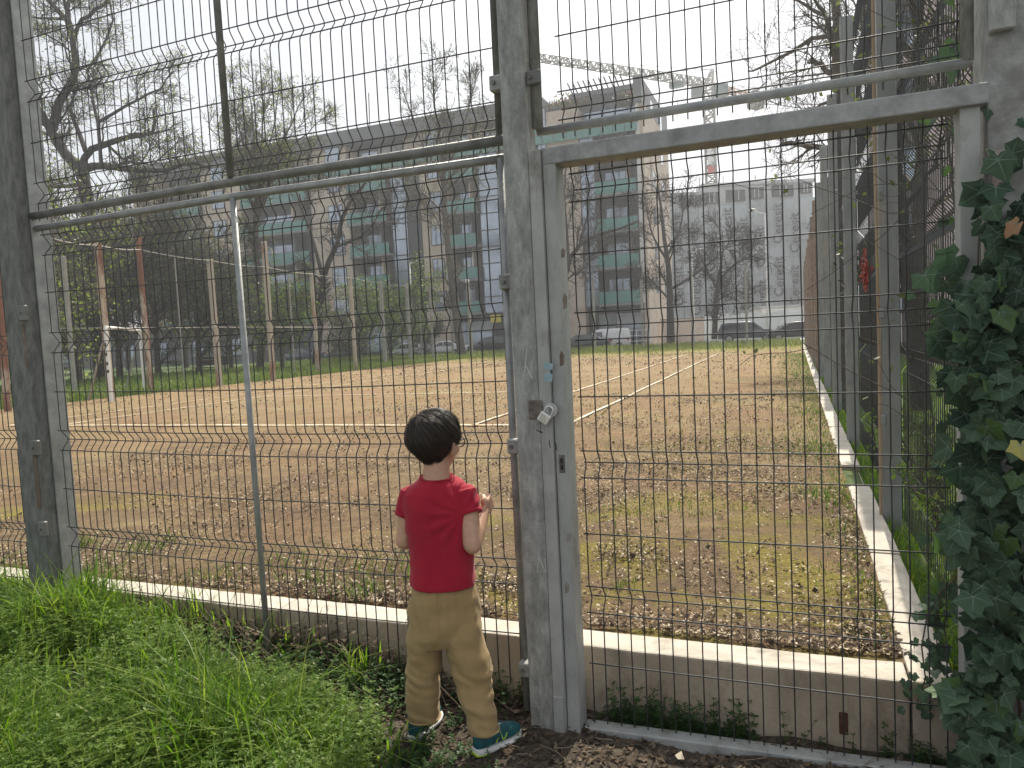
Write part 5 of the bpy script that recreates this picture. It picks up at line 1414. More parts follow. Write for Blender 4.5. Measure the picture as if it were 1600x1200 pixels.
# --- sparse grass on the court
gx_, gy_, gh_ = [], [], []
for (px, py, cnt, sp, hh) in ((125, 846, 90, .06, .10), (235, 852, 110, .12, .10), (490, 895, 160, .16, .10), (560, 925, 90, .08, .12), (620, 885, 90, .12, .12), (300, 905, 90, .15, .09), (430, 870, 120, .2, .08), (690, 900, 80, .1, .08), (1000, 790, 200, .3, .05), (1180, 690, 260, .5, .07), (1290, 700, 300, .25, .10), (1300, 640, 300, .3, .10), (1390, 930, 60, .04, .05), (1290, 770, 160, .12, .07), (970, 905, 40, .04, .05), (1100, 800, 140, .3, .05), (1010, 690, 160, .5, .05)):
    p = PZ(px, py, 0); gx_.append(rng.normal(p[0], sp, cnt)); gy_.append(rng.normal(p[1], sp, cnt)); gh_.append(rng.uniform(.4, 1.2, cnt) * hh)
n = 3600; y = rng.uniform(2.9, 30, n); x = .33 - np.abs(rng.normal(0, .05 + .016 * y, n)); gx_.append(x); gy_.append(y); gh_.append(rng.uniform(.02, .06, n) * (1 + .04 * y))
x, y, h = map(np.concatenate, (gx_, gy_, gh_)); k_ = (x < .33) & (y > 2.83); x, y, h = x[k_], y[k_], h[k_]
V, F = blades(x, y, np.full(len(x), -.035), h, rng.uniform(.0014, .003, len(x)) * (1 + .06 * y), rng, .8)
stuff('court_grass', V, F, GRASS_S, 'sparse grass tufts sprouting from the clay court and along the kerb', 'grass')
# --- far end of the court: rough yellow green grass
n = 26000
y = 33 + 18 * rng.random(n) ** .8; x = rng.uniform(-34, .3, n)
keep = rng.random(n) < np.clip((y - 34) / 7 + .35 * cl_noise(x, y, .35, 2), 0, 1); x, y = x[keep], y[keep]
far = y > 41
z = np.where(far, lawn_z(x, y), 0)
V, F = blades(x, y, z, rng.uniform(.08, .22, len(x)) * (1 + .4 * far), rng.uniform(.008, .018, len(x)), rng, .6)
stuff('far_grass', V, F, GRASS_Y, 'yellow green rough grass over the far end of the court', 'grass')
# --- green grass beyond the left posts
n = 42000
y = rng.uniform(9, 50, n); x = -18.9 - 16 * rng.random(n) ** 1.4
z = lawn_z(x, y)
V, F = blades(x, y, z, rng.uniform(.10, .34, n), rng.uniform(.008, .018, n), rng, .6)
stuff('left_grass', V, F, GRASS_S, 'tall green grass behind the left court posts', 'grass')
# --- right of the side fence
n = 26000
y = 2.9 + 22 * rng.random(n) ** 1.6; x = .49 + 5.6 * rng.random(n) ** 1.5
V, F = blades(x, y, lawn_z(x, y), rng.uniform(.04, .12, n) * (1 + .03 * y), rng.uniform(.002, .005, n) * (1 + .05 * y), rng, .8)
stuff('right_grass', V, F, GRASS_F, 'green grass behind the right side fence', 'grass')

# ================================================================== ivy on the right gate post
def ivy_leaf(variant):
    """five-lobed leaf in the xy plane, tip towards +y, stalk at origin"""
    rng = random.Random(variant)
    ang = [(-155, .30), (-122, .55), (-98, .52), (-64, .82), (-42, .64), (-20, .78), (0, 1.02), (20, .78), (42, .64), (64, .82), (98, .52), (122, .55), (155, .30)]
    pts = []
    for a, r in ang:
        r *= rng.uniform(.9, 1.1); a = rad(a + rng.uniform(-4, 4))
        pts.append((r * math.sin(a), r * math.cos(a) + .22))
    fold = rng.uniform(.12, .34); droop = rng.uniform(.15, .5)
    def z(x, y): return fold * abs(x) * .9 - droop * .35 * (x * x + y * y) + .03 * math.sin(9 * x + 3 * variant)
    c = (0, .22)
    V = [(c[0], c[1], z(*c))]
    mid = []
    for x, y in pts: V.append((c[0] + (x - c[0]) * .5, c[1] + (y - c[1]) * .5, z(c[0] + (x - c[0]) * .5, c[1] + (y - c[1]) * .5)))
    for x, y in pts: V.append((x, y, z(x, y)))
    n = len(pts); F = []
    for i in range(n - 1):
        F.append((0, 1 + i, 2 + i)); F.append((1 + i, 1 + n + i, 2 + n + i, 2 + i))
    nl = len(F)
    for i in (1, 3, 6, 9, 11):                      # pale veins, narrow strips just above the blade
        x, y = pts[i]; d = np.array([x - c[0], y - c[1]]); l = np.linalg.norm(d); d /= l; s = np.array([-d[1], d[0]])
        b0 = len(V); ks = (0, .45, .92)
        for k in ks:
            w = .018 * (1 - .75 * k)
            for sg_ in (-1, 1):
                q = np.array(c) + d * l * k + s * w * sg_; V.append((q[0], q[1], z(*(np.array(c) + d * l * k)) + .012))
        for k in range(2): F.append((b0 + 2 * k, b0 + 2 * k + 1, b0 + 2 * k + 3, b0 + 2 * k + 2))
    return V, F, nl
IVY = leafmat('ivy_leaf', [(.034, .07, .042), (.048, .09, .052), (.06, .105, .058), (.028, .056, .037)], .18, .58, .2)
IVY_L = leafmat('ivy_leaf_fresh', [(.05, .10, .03), (.07, .13, .04), (.09, .15, .05)], .35, .5, .3)
VEIN = pmat('ivy_vein', (.13, .19, .145), rough=.5)
STEM = pmat('ivy_stem', (.06, .045, .035), (.11, .085, .06), 20, .9)
LEAFV = []
for v in range(6):
    V, F, nl = ivy_leaf(v)
    LEAFV.append((np.array(V), F, nl))
def leaf_data(v, lm):
    V, F, nl = LEAFV[v]
    me = bpy.data.meshes.new('leaf'); me.from_pydata([tuple(p) for p in V], [], F)
    me.materials.append(lm); me.materials.append(VEIN)
    for i, p in enumerate(me.polygons): p.material_index = 0 if i < nl else 1; p.use_smooth = i < nl
    return me
LM = [leaf_data(v, IVY) for v in range(6)]; LMF = [leaf_data(v, IVY_L) for v in range(3)]
ivy = thing('ivy', 'dense dark ivy climbing over the right gate post', 'ivy', (.66, 2.5, -.3))
rng = np.random.default_rng(77)
# stems
P = []
for k in range(14):
    x0 = rng.uniform(.60, .95); yy = 2.46 + rng.uniform(-.04, .03); zz = np.linspace(-.3, rng.uniform(1.0, 1.75), 12)
    P.append(np.stack([x0 + np.cumsum(rng.normal(0, .018, 12)), np.full(12, yy) + rng.normal(0, .008, 12), zz], 1))
V, F = tubes(np.array(P), np.tile(np.linspace(.007, .002, 12), (14, 1)), 5)
tag(link('stem', np_mesh('stem', V, F, True), STEM, ivy), kind='stuff')
leaves = []
def place(px, py, dist, size, tilt=None):
    leaves.append((PD(px, py, dist), size))
n = 0
while len(leaves) < 950:
    py = rng.uniform(150, 1230); dens = np.clip((py - 180) / 300, .03, 1)
    if rng.random() > dens: continue
    lim = 1508 + 16 * math.sin(py * .021) + 12 * math.sin(py * .05 + 1) + max(0, (520 - py) * .10)
    px = lim + abs(rng.normal(0, 1)) * 75
    if px > 1720: continue
    d = 2.14 - rng.uniform(0, .16) - (px - 1500) * .00045
    leaves.append((PD(px, py, d), rng.uniform(.024, .066)))
for px, py in ((1440, 424), (1475, 432), (1490, 470), (1480, 505), (1462, 525), (1500, 530), (1500, 395), (1495, 600), (1505, 640), (1488, 695), (1500, 720), (1512, 800)):
    leaves.append((PD(px, py, 2.12), rng.uniform(.06, .08)))
leaves.sort(key=lambda a: a[0][1])          # nearest first
def leaf_matrix(p, s, rng):
    yaw = rng.normal(0, .6); pitch = rng.normal(-.25, .5); roll = math.pi + rng.normal(0, .6)
    # blade faces the viewer (-Y), tip hanging down
    M = Matrix.Rotation(yaw, 3, 'Z') @ Matrix.Rotation(math.pi / 2 + pitch, 3, 'X') @ Matrix.Rotation(roll, 3, 'Z')
    return Matrix.Translation(Vector(p)) @ (M * s).to_4x4()
rest = []
base = Matrix.Translation(ivy.location).inverted()
for k, (p, s) in enumerate(leaves):
    M = leaf_matrix(p, s, rng)
    if k < 285:
        o = bpy.data.objects.new('leaf', LMF[k % 3] if rng.random() < .06 else LM[k % 6]); COL.objects.link(o); o.parent = ivy
        o.matrix_basis = base @ M
    else:
        V, F, nl = LEAFV[k % 6]; R_ = np.array(M)[:3, :3]; rest.append((V @ R_.T + np.array(p), F, nl))
def join_leaves(lst):
    V, F, mi, off = [], [], [], 0
    for v, f, nl in lst:
        V += [tuple(p) for p in v]; F += [tuple(i + off for i in q) for q in f]; mi += [0] * nl + [1] * (len(f) - nl); off += len(v)
    me = bpy.data.meshes.new('foliage'); me.from_pydata(V, [], F); me.materials.append(IVY); me.materials.append(VEIN)
    me.polygons.foreach_set('material_index', np.array(mi, np.int32)); me.update(); return me
tag(link('foliage', join_leaves(rest), None, ivy), kind='stuff')
BRN = pmat('brown_leaf', (.25, .13, .06), (.32, .18, .09), 20, .8)
me = leaf_data(2, BRN); o = bpy.data.objects.new('leaf', me); COL.objects.link(o); o.parent = ivy; o.matrix_basis = base @ leaf_matrix(PD(1594, 345, 1.9), .045, rng); o['label'] = 'withered brown ivy leaf'
me = leaf_data(4, pmat('yellow_leaf', (.30, .27, .06), rough=.6)); o = bpy.data.objects.new('leaf', me); COL.objects.link(o); o.parent = ivy; o.matrix_basis = base @ leaf_matrix(PD(1594, 690, 1.9), .045, rng); o['label'] = 'yellowing ivy leaf'
# hanging sprig of smaller ivy over the kerb corner
sprig = thing('ivy_sprig', 'sprig of small dark ivy leaves hanging in front of the kerb corner', 'ivy', tuple(PY(1450, 1080, 2.62)))
base2 = Matrix.Translation(sprig.location).inverted()
st = [PY(1497, 900, 2.62), PY(1470, 925, 2.61), PY(1448, 965, 2.61), PY(1440, 1010, 2.61), PY(1446, 1060, 2.61), PY(1432, 1100, 2.61)]
MB().tube([tuple(p) for p in st], .0025, 5).build('stem', STEM, sprig)
st2 = [PY(1470, 925, 2.61), PY(1462, 990, 2.61), PY(1470, 1050, 2.61)]
MB().tube([tuple(p) for p in st2], .002, 5).build('stem', STEM, sprig)
for k in range(64):
    t = rng.uniform(0, 5); i = min(int(t), 4); f = t - i
    p = st[i] * (1 - f) + st[i + 1] * f if k % 3 else st2[0] + (st2[2] - st2[0]) * rng.random()
    p = p + rng.normal(0, 1, 3) * [.028, .012, .022]
    o = bpy.data.objects.new('leaf', LM[k % 6]); COL.objects.link(o); o.parent = sprig; o.matrix_basis = base2 @ leaf_matrix(p, rng.uniform(.017, .034), rng)
for k in range(40):
    py = rng.uniform(600, 1180); p = PY(1478 + rng.normal(0, 14) + (900 - py) * .01, py, 2.66 + rng.uniform(0, .1))
    o = bpy.data.objects.new('leaf', LM[k % 6] if k % 4 else LMF[k % 3]); COL.objects.link(o); o.parent = sprig; o.matrix_basis = base2 @ leaf_matrix(p, rng.uniform(.02, .04), rng)
# vines creeping up the side fence
vine = thing('ivy_vine', 'leafy vine hanging through the side fence beside the upper gate corner', 'ivy', (.56, 2.75, 1.0))
base3 = Matrix.Translation(vine.location).inverted()
stv = [np.array([.57, 2.72, z]) + np.array([.02 * math.sin(3 * z), .06 * math.sin(2 * z), 0]) for z in np.linspace(-.1, 3.6, 24)]
MB().tube([tuple(p) for p in stv], .005, 5).build('stem', STEM, vine)
for k in range(170):
    z = rng.uniform(.9, 3.5); p = np.array([.57 + rng.normal(-.03, .05), 2.75 + abs(rng.normal(0, .10)), z])
    o = bpy.data.objects.new('leaf', LM[k % 6] if k % 3 else LMF[k % 3]); COL.objects.link(o); o.parent = vine; o.matrix_basis = base3 @ leaf_matrix(p, rng.uniform(.02, .045), rng)
# ================================================================== the boy
def union(mb, voxel, smooth=4, fac=.5):
    me = mb.mesh('tmp')
    o = bpy.data.objects.new('tmp', me); COL.objects.link(o)
    m = o.modifiers.new('r', 'REMESH'); m.mode = 'VOXEL'; m.voxel_size = voxel
    s = o.modifiers.new('s', 'SMOOTH'); s.factor = fac; s.iterations = smooth
    dg = bpy.context.evaluated_depsgraph_get()
    out = bpy.data.meshes.new_from_object(o.evaluated_get(dg))
    bpy.data.objects.remove(o); bpy.data.meshes.remove(me)
    out.polygons.foreach_set('use_smooth', np.ones(len(out.polygons), bool))
    return out
BD = 2.64
vc = PD(695, 850, BD) - CP; vv = np.array([vc[0], vc[1], 0]); vv /= np.linalg.norm(vv)      # away from the viewer
rr = np.array([vv[1], -vv[0], 0]); zz = np.array([0, 0, 1.0])
boy_loc = PZ(705, 1165, -.285)
boy = thing('person', 'child seen from behind in red t-shirt and khaki trousers, hand on the fence', 'person', (boy_loc[0], boy_loc[1], -.285))
def B(px, py, d=BD): return PD(px, py, d)
def ering(c, w, dep, ax=rr, az=vv, n=28, e=2.4, tilt=None):
    out = []
    for k in range(n):
        a = 2 * math.pi * k / n; ca, sa = math.cos(a), math.sin(a)
        x = math.copysign(abs(ca) ** (2 / e), ca) * w; y = math.copysign(abs(sa) ** (2 / e), sa) * dep
        p = np.array(c) + ax * x + az * y
        if tilt is not None: p = p + zz * (tilt[0] * x + tilt[1] * y)
        out.append(p)
    return out
def body_loft(mb, rows, e=2.4, ax=rr, az=vv):
    mb.loft([ering(B(px, py, d), hw * d / FPX, dep, ax, az, e=e, tilt=tl) for px, py, d, hw, dep, tl in rows])
def limb(mb, pts, rads):
    for p, r in zip(pts, rads): mb.sphere(p, r, U=16, Vn=10)
    for i in range(len(pts) - 1): mb.tube([tuple(pts[i]), tuple(pts[i + 1])], [rads[i], rads[i + 1]], 16)

SKIN, nt, N, L_, b = new_mat('skin')
b.inputs['Base Color'].default_value = (.50, .30, .20, 1); b.inputs['Roughness'].default_value = .5
b.inputs['Subsurface Weight'].default_value = .12; b.inputs['Subsurface Radius'].default_value = (.01, .004, .002); b.inputs['Subsurface Scale'].default_value = .5
nz_ = noise_node(nt, 60, 4, .6); col = ramp(nt, nz_.outputs['Fac'], [(.3, (.48, .275, .18)), (.7, (.56, .345, .235))]); L_.new(col, b.inputs['Base Color'])
SHIRT, nt, N, L_, b = new_mat('red_cotton')
n1 = noise_node(nt, 5, 4, .6); col = ramp(nt, n1.outputs['Fac'], [(.3, (.30, .009, .026)), (.7, (.37, .012, .034))]); L_.new(col, b.inputs['Base Color'])
b.inputs['Roughness'].default_value = .85; b.inputs['Sheen Weight'].default_value = .15; b.inputs['Specular IOR Level'].default_value = .2
bump(nt, b, noise_node(nt, 420, 2, .5).outputs['Fac'], .25, .002)
PANTS, nt, N, L_, b = new_mat('khaki_cotton')
n1 = noise_node(nt, 7, 5, .6); col = ramp(nt, n1.outputs['Fac'], [(.3, (.30, .21, .095)), (.7, (.37, .265, .13))]); L_.new(col, b.inputs['Base Color'])
b.inputs['Roughness'].default_value = .9; b.inputs['Specular IOR Level'].default_value = .15; b.inputs['Sheen Weight'].default_value = .1
bump(nt, b, noise_node(nt, 380, 2, .5).outputs['Fac'], .3, .002)

# head frame: looks towards +Y, turned a little right
fa = rad(6); HF = np.array([math.sin(fa), math.cos(fa), 0]); HR = np.array([HF[1], -HF[0], 0])
HC = B(680, 690, BD + .01)
def H(x, y, z): return HC + HR * x + HF * y + zz * z
HM = Matrix(((HR[0], HF[0], 0), (HR[1], HF[1], 0), (0, 0, 1)))
# --- body (skin): head, neck, trunk, arms with hands, ankles: one continuous surface
mb = MB()
mb.sphere(H(0, .0, .012), (.073, .088, .088), HM, 24, 16)
mb.sphere(H(0, .022, -.042), (.060, .068, .066), HM, 20, 14)          # face
mb.sphere(H(0, .062, -.085), (.026, .022, .020), HM)                   # chin
for s in (-1, 1):
    mb.sphere(H(.038 * s, .062, -.035), (.024, .022, .024), HM)         # cheeks
    mb.sphere(H(.079 * s, -.004, -.024), (.011, .020, .032), HM)       # ears
    mb.sphere(H(.087 * s, -.014, -.014), (.006, .009, .022), HM)
    mb.sphere(H(.020 * s, .083, .010), (.022, .010, .008), HM)          # brow
mb.tube([tuple(H(0, .084, .0)), tuple(H(0, .100, -.030))], [.006, .012], 10)   # nose
mb.sphere(H(0, .099, -.033), .0125); mb.sphere(H(0, .086, -.058), (.020, .009, .006), HM); mb.sphere(H(0, .085, -.066), (.018, .009, .006), HM)
limb(mb, [B(682, 718, BD + .005), B(682, 752, BD)], [.047, .050])
body_loft(mb, [(682, 748, BD, 24, .045, None), (684, 770, BD, 48, .062, None), (688, 850, BD, 42, .070, None), (692, 930, BD, 42, .070, None)])
# arms
SL, SR_ = B(640, 776, BD + .0), B(730, 774, BD - .02)
EL_, ER_ = B(632, 846, BD + .0), B(738, 850, BD - .06)
WL, WR = B(664, 812, BD + .17), B(756, 800, BD + .04)
limb(mb, [SL, EL_], [.036, .031]); limb(mb, [EL_, EL_ * .6 + WL * .4, WL], [.031, .030, .021])
limb(mb, [SR_, ER_], [.037, .034]); limb(mb, [ER_, ER_ * .6 + WR * .4, WR], [.034, .031, .022])
limb(mb, [ER_ + zz * .0, ER_ - vv * .005 + zz * (-.006)], [.033, .030])
def hand(mb, W, F, U, S, grip):
    """fist round an upright wire: F forward, U up, S thumb-side sideways; returns the grip point"""
    pc = W + F * .030 + U * .004
    for a in (-.018, -.006, .006, .018): mb.sphere(pc + U * a, .0185, U=12, Vn=8)
    ln = [.86, 1.0, .96, .78]
    for k in range(4):
        o = U * (.021 - .0138 * k); l = ln[k]
        k0 = W + F * .046 + o + S * .008
        k1 = k0 + F * .019 * l - S * .002; k2 = k1 + F * .003 - S * .019 * l; k3 = k2 - F * .016 * l - S * .003
        limb(mb, [k0, k1, k2, k3], [.0092, .0085, .0078, .0068])
    t0 = W + F * .018 + U * .016 + S * .004; t1 = t0 + F * .018 + U * .009 - S * .010; t2 = t1 + F * .018 + U * .003 - S * .012
    limb(mb, [t0, t1, t2], [.0115, .0095, .0078])
def frame(F):
    F = F / np.linalg.norm(F); S = np.cross(F, zz); S /= np.linalg.norm(S); U = np.cross(S, F); return F, U, S
F_, U_, S_h = frame(norm(WR - ER_) * .8 + HF * .4 + zz * .15)
hand(mb, WR, F_, U_, S_h, None)
F2_, U2_, S2_ = frame(HF + rr * .1 + zz * .05)
hand(mb, WL, F2_, U2_, -S2_, None)
# ankles
hl = PZ(643, 1160, -.285); tl = PZ(690, 1112, -.285); hr_ = PZ(742, 1180, -.285); tr_ = PZ(806, 1149, -.285)
for h_, t_, kn, hp in ((hl, tl, B(662, 1050, BD + .02), B(670, 950, BD)), (hr_, tr_, B(737, 1050, BD - .02), B(716, 950, BD))):
    ak = h_ + norm(t_ - h_) * .045
    limb(mb, [hp, kn, ak + zz * .12, ak + zz * .05], [.055, .042, .031, .027])
body = link('body', union(mb, .0042, 5, .5), SKIN, boy)
# eyes (on the far side) and glasses
EYE = pmat('eye_white', (.75, .73, .7), rough=.2); IRIS = pmat('iris', (.03, .018, .01), rough=.1); LIP = pmat('lips', (.45, .18, .15), rough=.5)
for s in (-1, 1):
    e_ = MB().sphere(H(.031 * s, .078, -.012), .0105, U=12, Vn=8).build('eye', EYE, boy, True)
    MB().sphere(H(.031 * s, .0860, -.012), .0045, U=10, Vn=6).build('iris', IRIS, e_, True)
MB().sphere(H(0, .0925, -.062), (.017, .004, .004), HM).build('lips', LIP, boy, True)
gls = link('eyeglasses', MB().tube([tuple(H(.083, -.012, -.006)), tuple(H(.081, .04, .0)), tuple(H(.074, .092, -.002))], .0022, 6).tube([tuple(H(-.083, -.012, -.006)), tuple(H(-.081, .04, .0)), tuple(H(-.074, .092, -.002))], .0022, 6).tube([tuple(H(-.012, .1045, -.008)), tuple(H(.012, .1045, -.008))], .002, 6).mesh('eyeglasses', True), BLACK, boy)
for s in (-1, 1):
    P = [tuple(H(.041 * s + .030 * math.cos(a), .099 - .008 * abs(math.cos(a)), -.012 + .021 * math.sin(a))) for a in np.linspace(0, 2 * math.pi, 25)]
    MB().tube(P, .0022, 6, cap=False).build('lens_rim', BLACK, gls, True)

# --- hair: dense cap of strands over a shell
HAIR = pmat('black_hair_base', (.010, .008, .007), rough=.5)
m, nt, N, L_, b = new_mat('hair_strand')
g = N.new('ShaderNodeNewGeometry')
col = ramp(nt, g.outputs['Random Per Island'], [(.1, (.014, .011, .009)), (.6, (.022, .017, .013)), (.95, (.065, .046, .032))])
L_.new(col, b.inputs['Base Color']); b.inputs['Roughness'].default_value = .58; b.inputs['Specular IOR Level'].default_value = .3
HAIRS = m
A_, B_, C_ = .0845, .097, .100
def shell_r(th, ph):
    """outer hair surface in head coords; th from top, ph azimuth (0 = forward, + = right)"""
    st, ct_ = math.sin(th), math.cos(th)
    dx, dy, dz = st * math.sin(ph), st * math.cos(ph), ct_
    back = max(0.0, -dy)
    a, bq, c = A_, B_ + .008 * back, C_
    low = max(0.0, -dz)
    k = 1 - .30 * low ** 1.3 * (1 if dy < .2 else .8)
    pe = 2.5 if dz > 0 else 2.5 - .5 * min(1, -dz * 2)
    sq = (abs(dx) ** pe + abs(dy) ** pe + abs(dz) ** pe) ** (-1 / pe)
    return np.array([dx * a * k * sq, dy * bq * k * sq - .006, dz * c * sq + .012])
def th_max(ph):
    """lowest polar angle with hair: fringe in front, above the ears, nape behind"""
    p = abs((ph + math.pi) % (2 * math.pi) - math.pi)
    return np.interp(p, [0, .6, 1.05, 1.35, 1.55, 1.75, 2.1, 2.6, math.pi], [1.25, 1.32, 1.55, 1.74, 1.62, 1.80, 2.40, 2.60, 2.58])
NPH, NTH = 64, 26
V, F = [], []
for i in range(NTH + 1):
    for j in range(NPH):
        ph = 2 * math.pi * j / NPH
        q = shell_r(max(.02, th_max(ph) * i / NTH), ph) * np.array([.955, .955, .965])
        V.append(H(*q))
for i in range(NTH):
    for j in range(NPH):
        V0 = i * NPH + j; V1 = i * NPH + (j + 1) % NPH
        F.append((V0, V1, V1 + NPH, V0 + NPH))
hair = link('hair', np_mesh('hair', np.array(V), np.array(F), True), HAIR, boy)
sm = hair.modifiers.new('t', 'SOLIDIFY'); sm.thickness = .006; sm.offset = -1
rng = np.random.default_rng(9)
NS, KS = 7500, 10
cth, cph = .55, math.pi + .75      # whorl: upper back, a little left
cvec = np.array([math.sin(cth) * math.sin(cph), math.sin(cth) * math.cos(cph), math.cos(cth)])
t1 = norm(np.cross(cvec, [0, 0, 1.])); t2 = np.cross(cvec, t1)
NCL = 260
cl_az = rng.uniform(0, 2 * math.pi, NCL); cl_g = rng.random(NCL) ** .7 * 2.1; cl_l = rng.normal(.0, .0026, NCL); cl_s = rng.normal(.35, .16, NCL)
ci = rng.integers(0, NCL, NS)
g0 = np.clip(cl_g[ci] + rng.normal(0, .16, NS), 0, 2.3); az = cl_az[ci] + rng.normal(0, .10, NS) / np.maximum(.25, np.sin(np.clip(g0, .2, 2.9)))
ln = rng.uniform(.55, 1.15, NS); lift = cl_l[ci] + rng.normal(.0022, .0012, NS) + (rng.random(NS) < .03) * rng.uniform(.002, .007, NS)
kk = np.linspace(0, 1, KS)
gd = g0[:, None] + ln[:, None] * kk[None]
a2 = az[:, None] + cl_s[ci][:, None] * gd * .6
v = cvec * np.cos(gd)[..., None] + (t1 * np.cos(a2)[..., None] + t2 * np.sin(a2)[..., None]) * np.sin(gd)[..., None]
v[..., 2] -= .09 * gd
v = norm(v)
th = np.arccos(np.clip(v[..., 2], -1, 1)); ph = np.arctan2(v[..., 0], v[..., 1])
pa = np.abs((ph + math.pi) % (2 * math.pi) - math.pi)
tm = np.interp(pa, [0, .6, 1.05, 1.35, 1.55, 1.75, 2.1, 2.6, math.pi], [1.25, 1.32, 1.55, 1.74, 1.62, 1.80, 2.40, 2.60, 2.58]) + rng.normal(0, .05, (NS, 1))
over = np.clip(th - tm, 0, None); th = np.minimum(th, tm + .04 * over)
st_, ct_ = np.sin(th), np.cos(th)
dx, dy, dz = st_ * np.sin(ph), st_ * np.cos(ph), ct_
low = np.clip(-dz, 0, None); kq = 1 - .30 * low ** 1.3 * np.where(dy < .2, 1, .8)
pe = np.where(dz > 0, 2.5, 2.5 - .5 * np.minimum(1, -dz * 2))
sq = (np.abs(dx) ** pe + np.abs(dy) ** pe + np.abs(dz) ** pe) ** (-1 / pe)
PS = np.stack([dx * A_ * kq * sq, dy * (B_ + .008 * np.clip(-dy, 0, None)) * kq * sq - .006, dz * C_ * sq + .012], -1)
PS *= (1 + (lift[:, None] * (.35 + .9 * np.sin(math.pi * kk * .8))[None] + .0012 * np.sin(kk * 5 + az[:, None] * 9)) / .1)[..., None]
P = HC + PS[..., 0:1] * HR + PS[..., 1:2] * HF + PS[..., 2:3] * zz
outw = norm(P[:, KS // 2] - HC)
T = norm(P[:, -1] - P[:, 0]); side = norm(norm(np.cross(T, outw)) + outw * (rng.normal(0, .28, NCL)[ci] + rng.normal(0, .12, NS))[:, None])
Wd = np.tile(np.array([.3, .8, 1, 1, 1, 1, 1, .9, .6, .12]) * .0010, (NS, 1))
V, F = ribbons(P, Wd, side)
tag(link('hair_strands', np_mesh('hair_strands', V, F, True), HAIRS, hair), kind='stuff')

# --- t-shirt
mb = MB()
body_loft(mb, [(692, 907, BD, 51.5, .108, (-.03, .10)), (692, 899, BD, 51.5, .107, (-.03, .10)), (691, 878, BD, 50, .099, (0, .05)), (689, 850, BD, 50, .092, None), (686, 815, BD, 54, .090, None), (685, 785, BD, 57, .084, None), (684, 768, BD, 55, .074, None), (683, 757, BD, 44, .062, None), (682, 748, BD, 29, .052, (0, .12)), (682, 744, BD, 25, .049, (0, .14))], 2.6)
def cone(mb, a, bq, r0, r1, ax_flat=.85):
    d = norm(bq - a); s = norm(np.cross(d, vv)); u = np.cross(s, d)
    rings = []
    for t in np.linspace(0, 1, 6):
        c = a + (bq - a) * t; r = r0 + (r1 - r0) * t
        rings.append([c + s * r * math.cos(k * 2 * math.pi / 20) + u * r * math.sin(k * 2 * math.pi / 20) for k in range(20)])
    mb.loft(rings)
mb.sphere(B(643, 775, BD), .042, U=18, Vn=12); mb.sphere(B(727, 773, BD - .015), .042, U=18, Vn=12)
cone(mb, B(644, 768, BD), B(633, 806, BD), .045, .0385)
cone(mb, B(726, 768, BD - .015), B(736, 803, BD - .04), .047, .0415)
ms = union(mb, .0042, 8, .5)
def wrinkle(me, fn):
    n = len(me.vertices); co = np.empty(n * 3, np.float32); me.vertices.foreach_get('co', co); co = co.reshape(-1, 3)
    no = np.empty(n * 3, np.float32); me.vertices.foreach_get('normal', no); no = no.reshape(-1, 3)
    d = np.array([fn(p) for p in co], np.float32)
    no[:, 2] *= .25
    me.vertices.foreach_set('co', (co + no * d[:, None]).ravel()); me.update()
cH = np.array(boy.location)
def shirt_w(p):
    x = float(np.dot(p - cH, rr)); z = float(p[2] - cH[2])
    y = float(np.dot(p - cH, vv))
    q = Vector((x * 15 + (z - .8) * 7 * (1 if x > 0 else -1), z * 3.0, y * 8))
    edge = max(0.0, min(1.0, (z - .615) / .03))
    w = (.0085 * mnoise.noise(q) + .003 * mnoise.noise(q * 2.2 + Vector((5, 2, 1)))) * (.35 + .65 * edge)
    low = max(0, (.80 - z) / .2)
    w += .0035 * low * edge * mnoise.noise(Vector((x * 9 + 4, z * 24 + x * 12, 2)))
    # folds drawn from the right armpit
    dxr, dzr = x - .085, z - .86
    w += .0032 * math.sin(math.atan2(dzr, dxr) * 13) * math.exp(-((math.hypot(dxr, dzr) - .09) / .05) ** 2)
    return w
wrinkle(ms, shirt_w)
shirt = link('t_shirt', ms, SHIRT, boy)
SEAM = pmat('shirt_hem', (.29, .009, .025), rough=.9)
P = ering(B(682, 745, BD), 25.6 * BD / FPX, .0505, tilt=(0, .13)); MB().tube([tuple(p) for p in P + P[:1]], .0036, 6, cap=False).build('collar', SEAM, shirt, True)
for a, c, r in ((B(644, 768, BD), B(633, 806, BD), .0378), (B(726, 768, BD - .015), B(736, 803, BD - .04), .0408)):
    d = norm(c - a); s = norm(np.cross(d, vv)); u = np.cross(s, d)
    rings = [[tuple(c + d * off + s * (r + e) * math.cos(t) + u * (r + e) * math.sin(t)) for t in np.linspace(0, 2 * math.pi, 33)[:-1]] for off, e in ((-.014, .0005), (-.012, .0022), (.001, .0022), (.002, .0))]
    MB().loft(rings, cap=False).build('sleeve_hem', SHIRT, shirt, True)

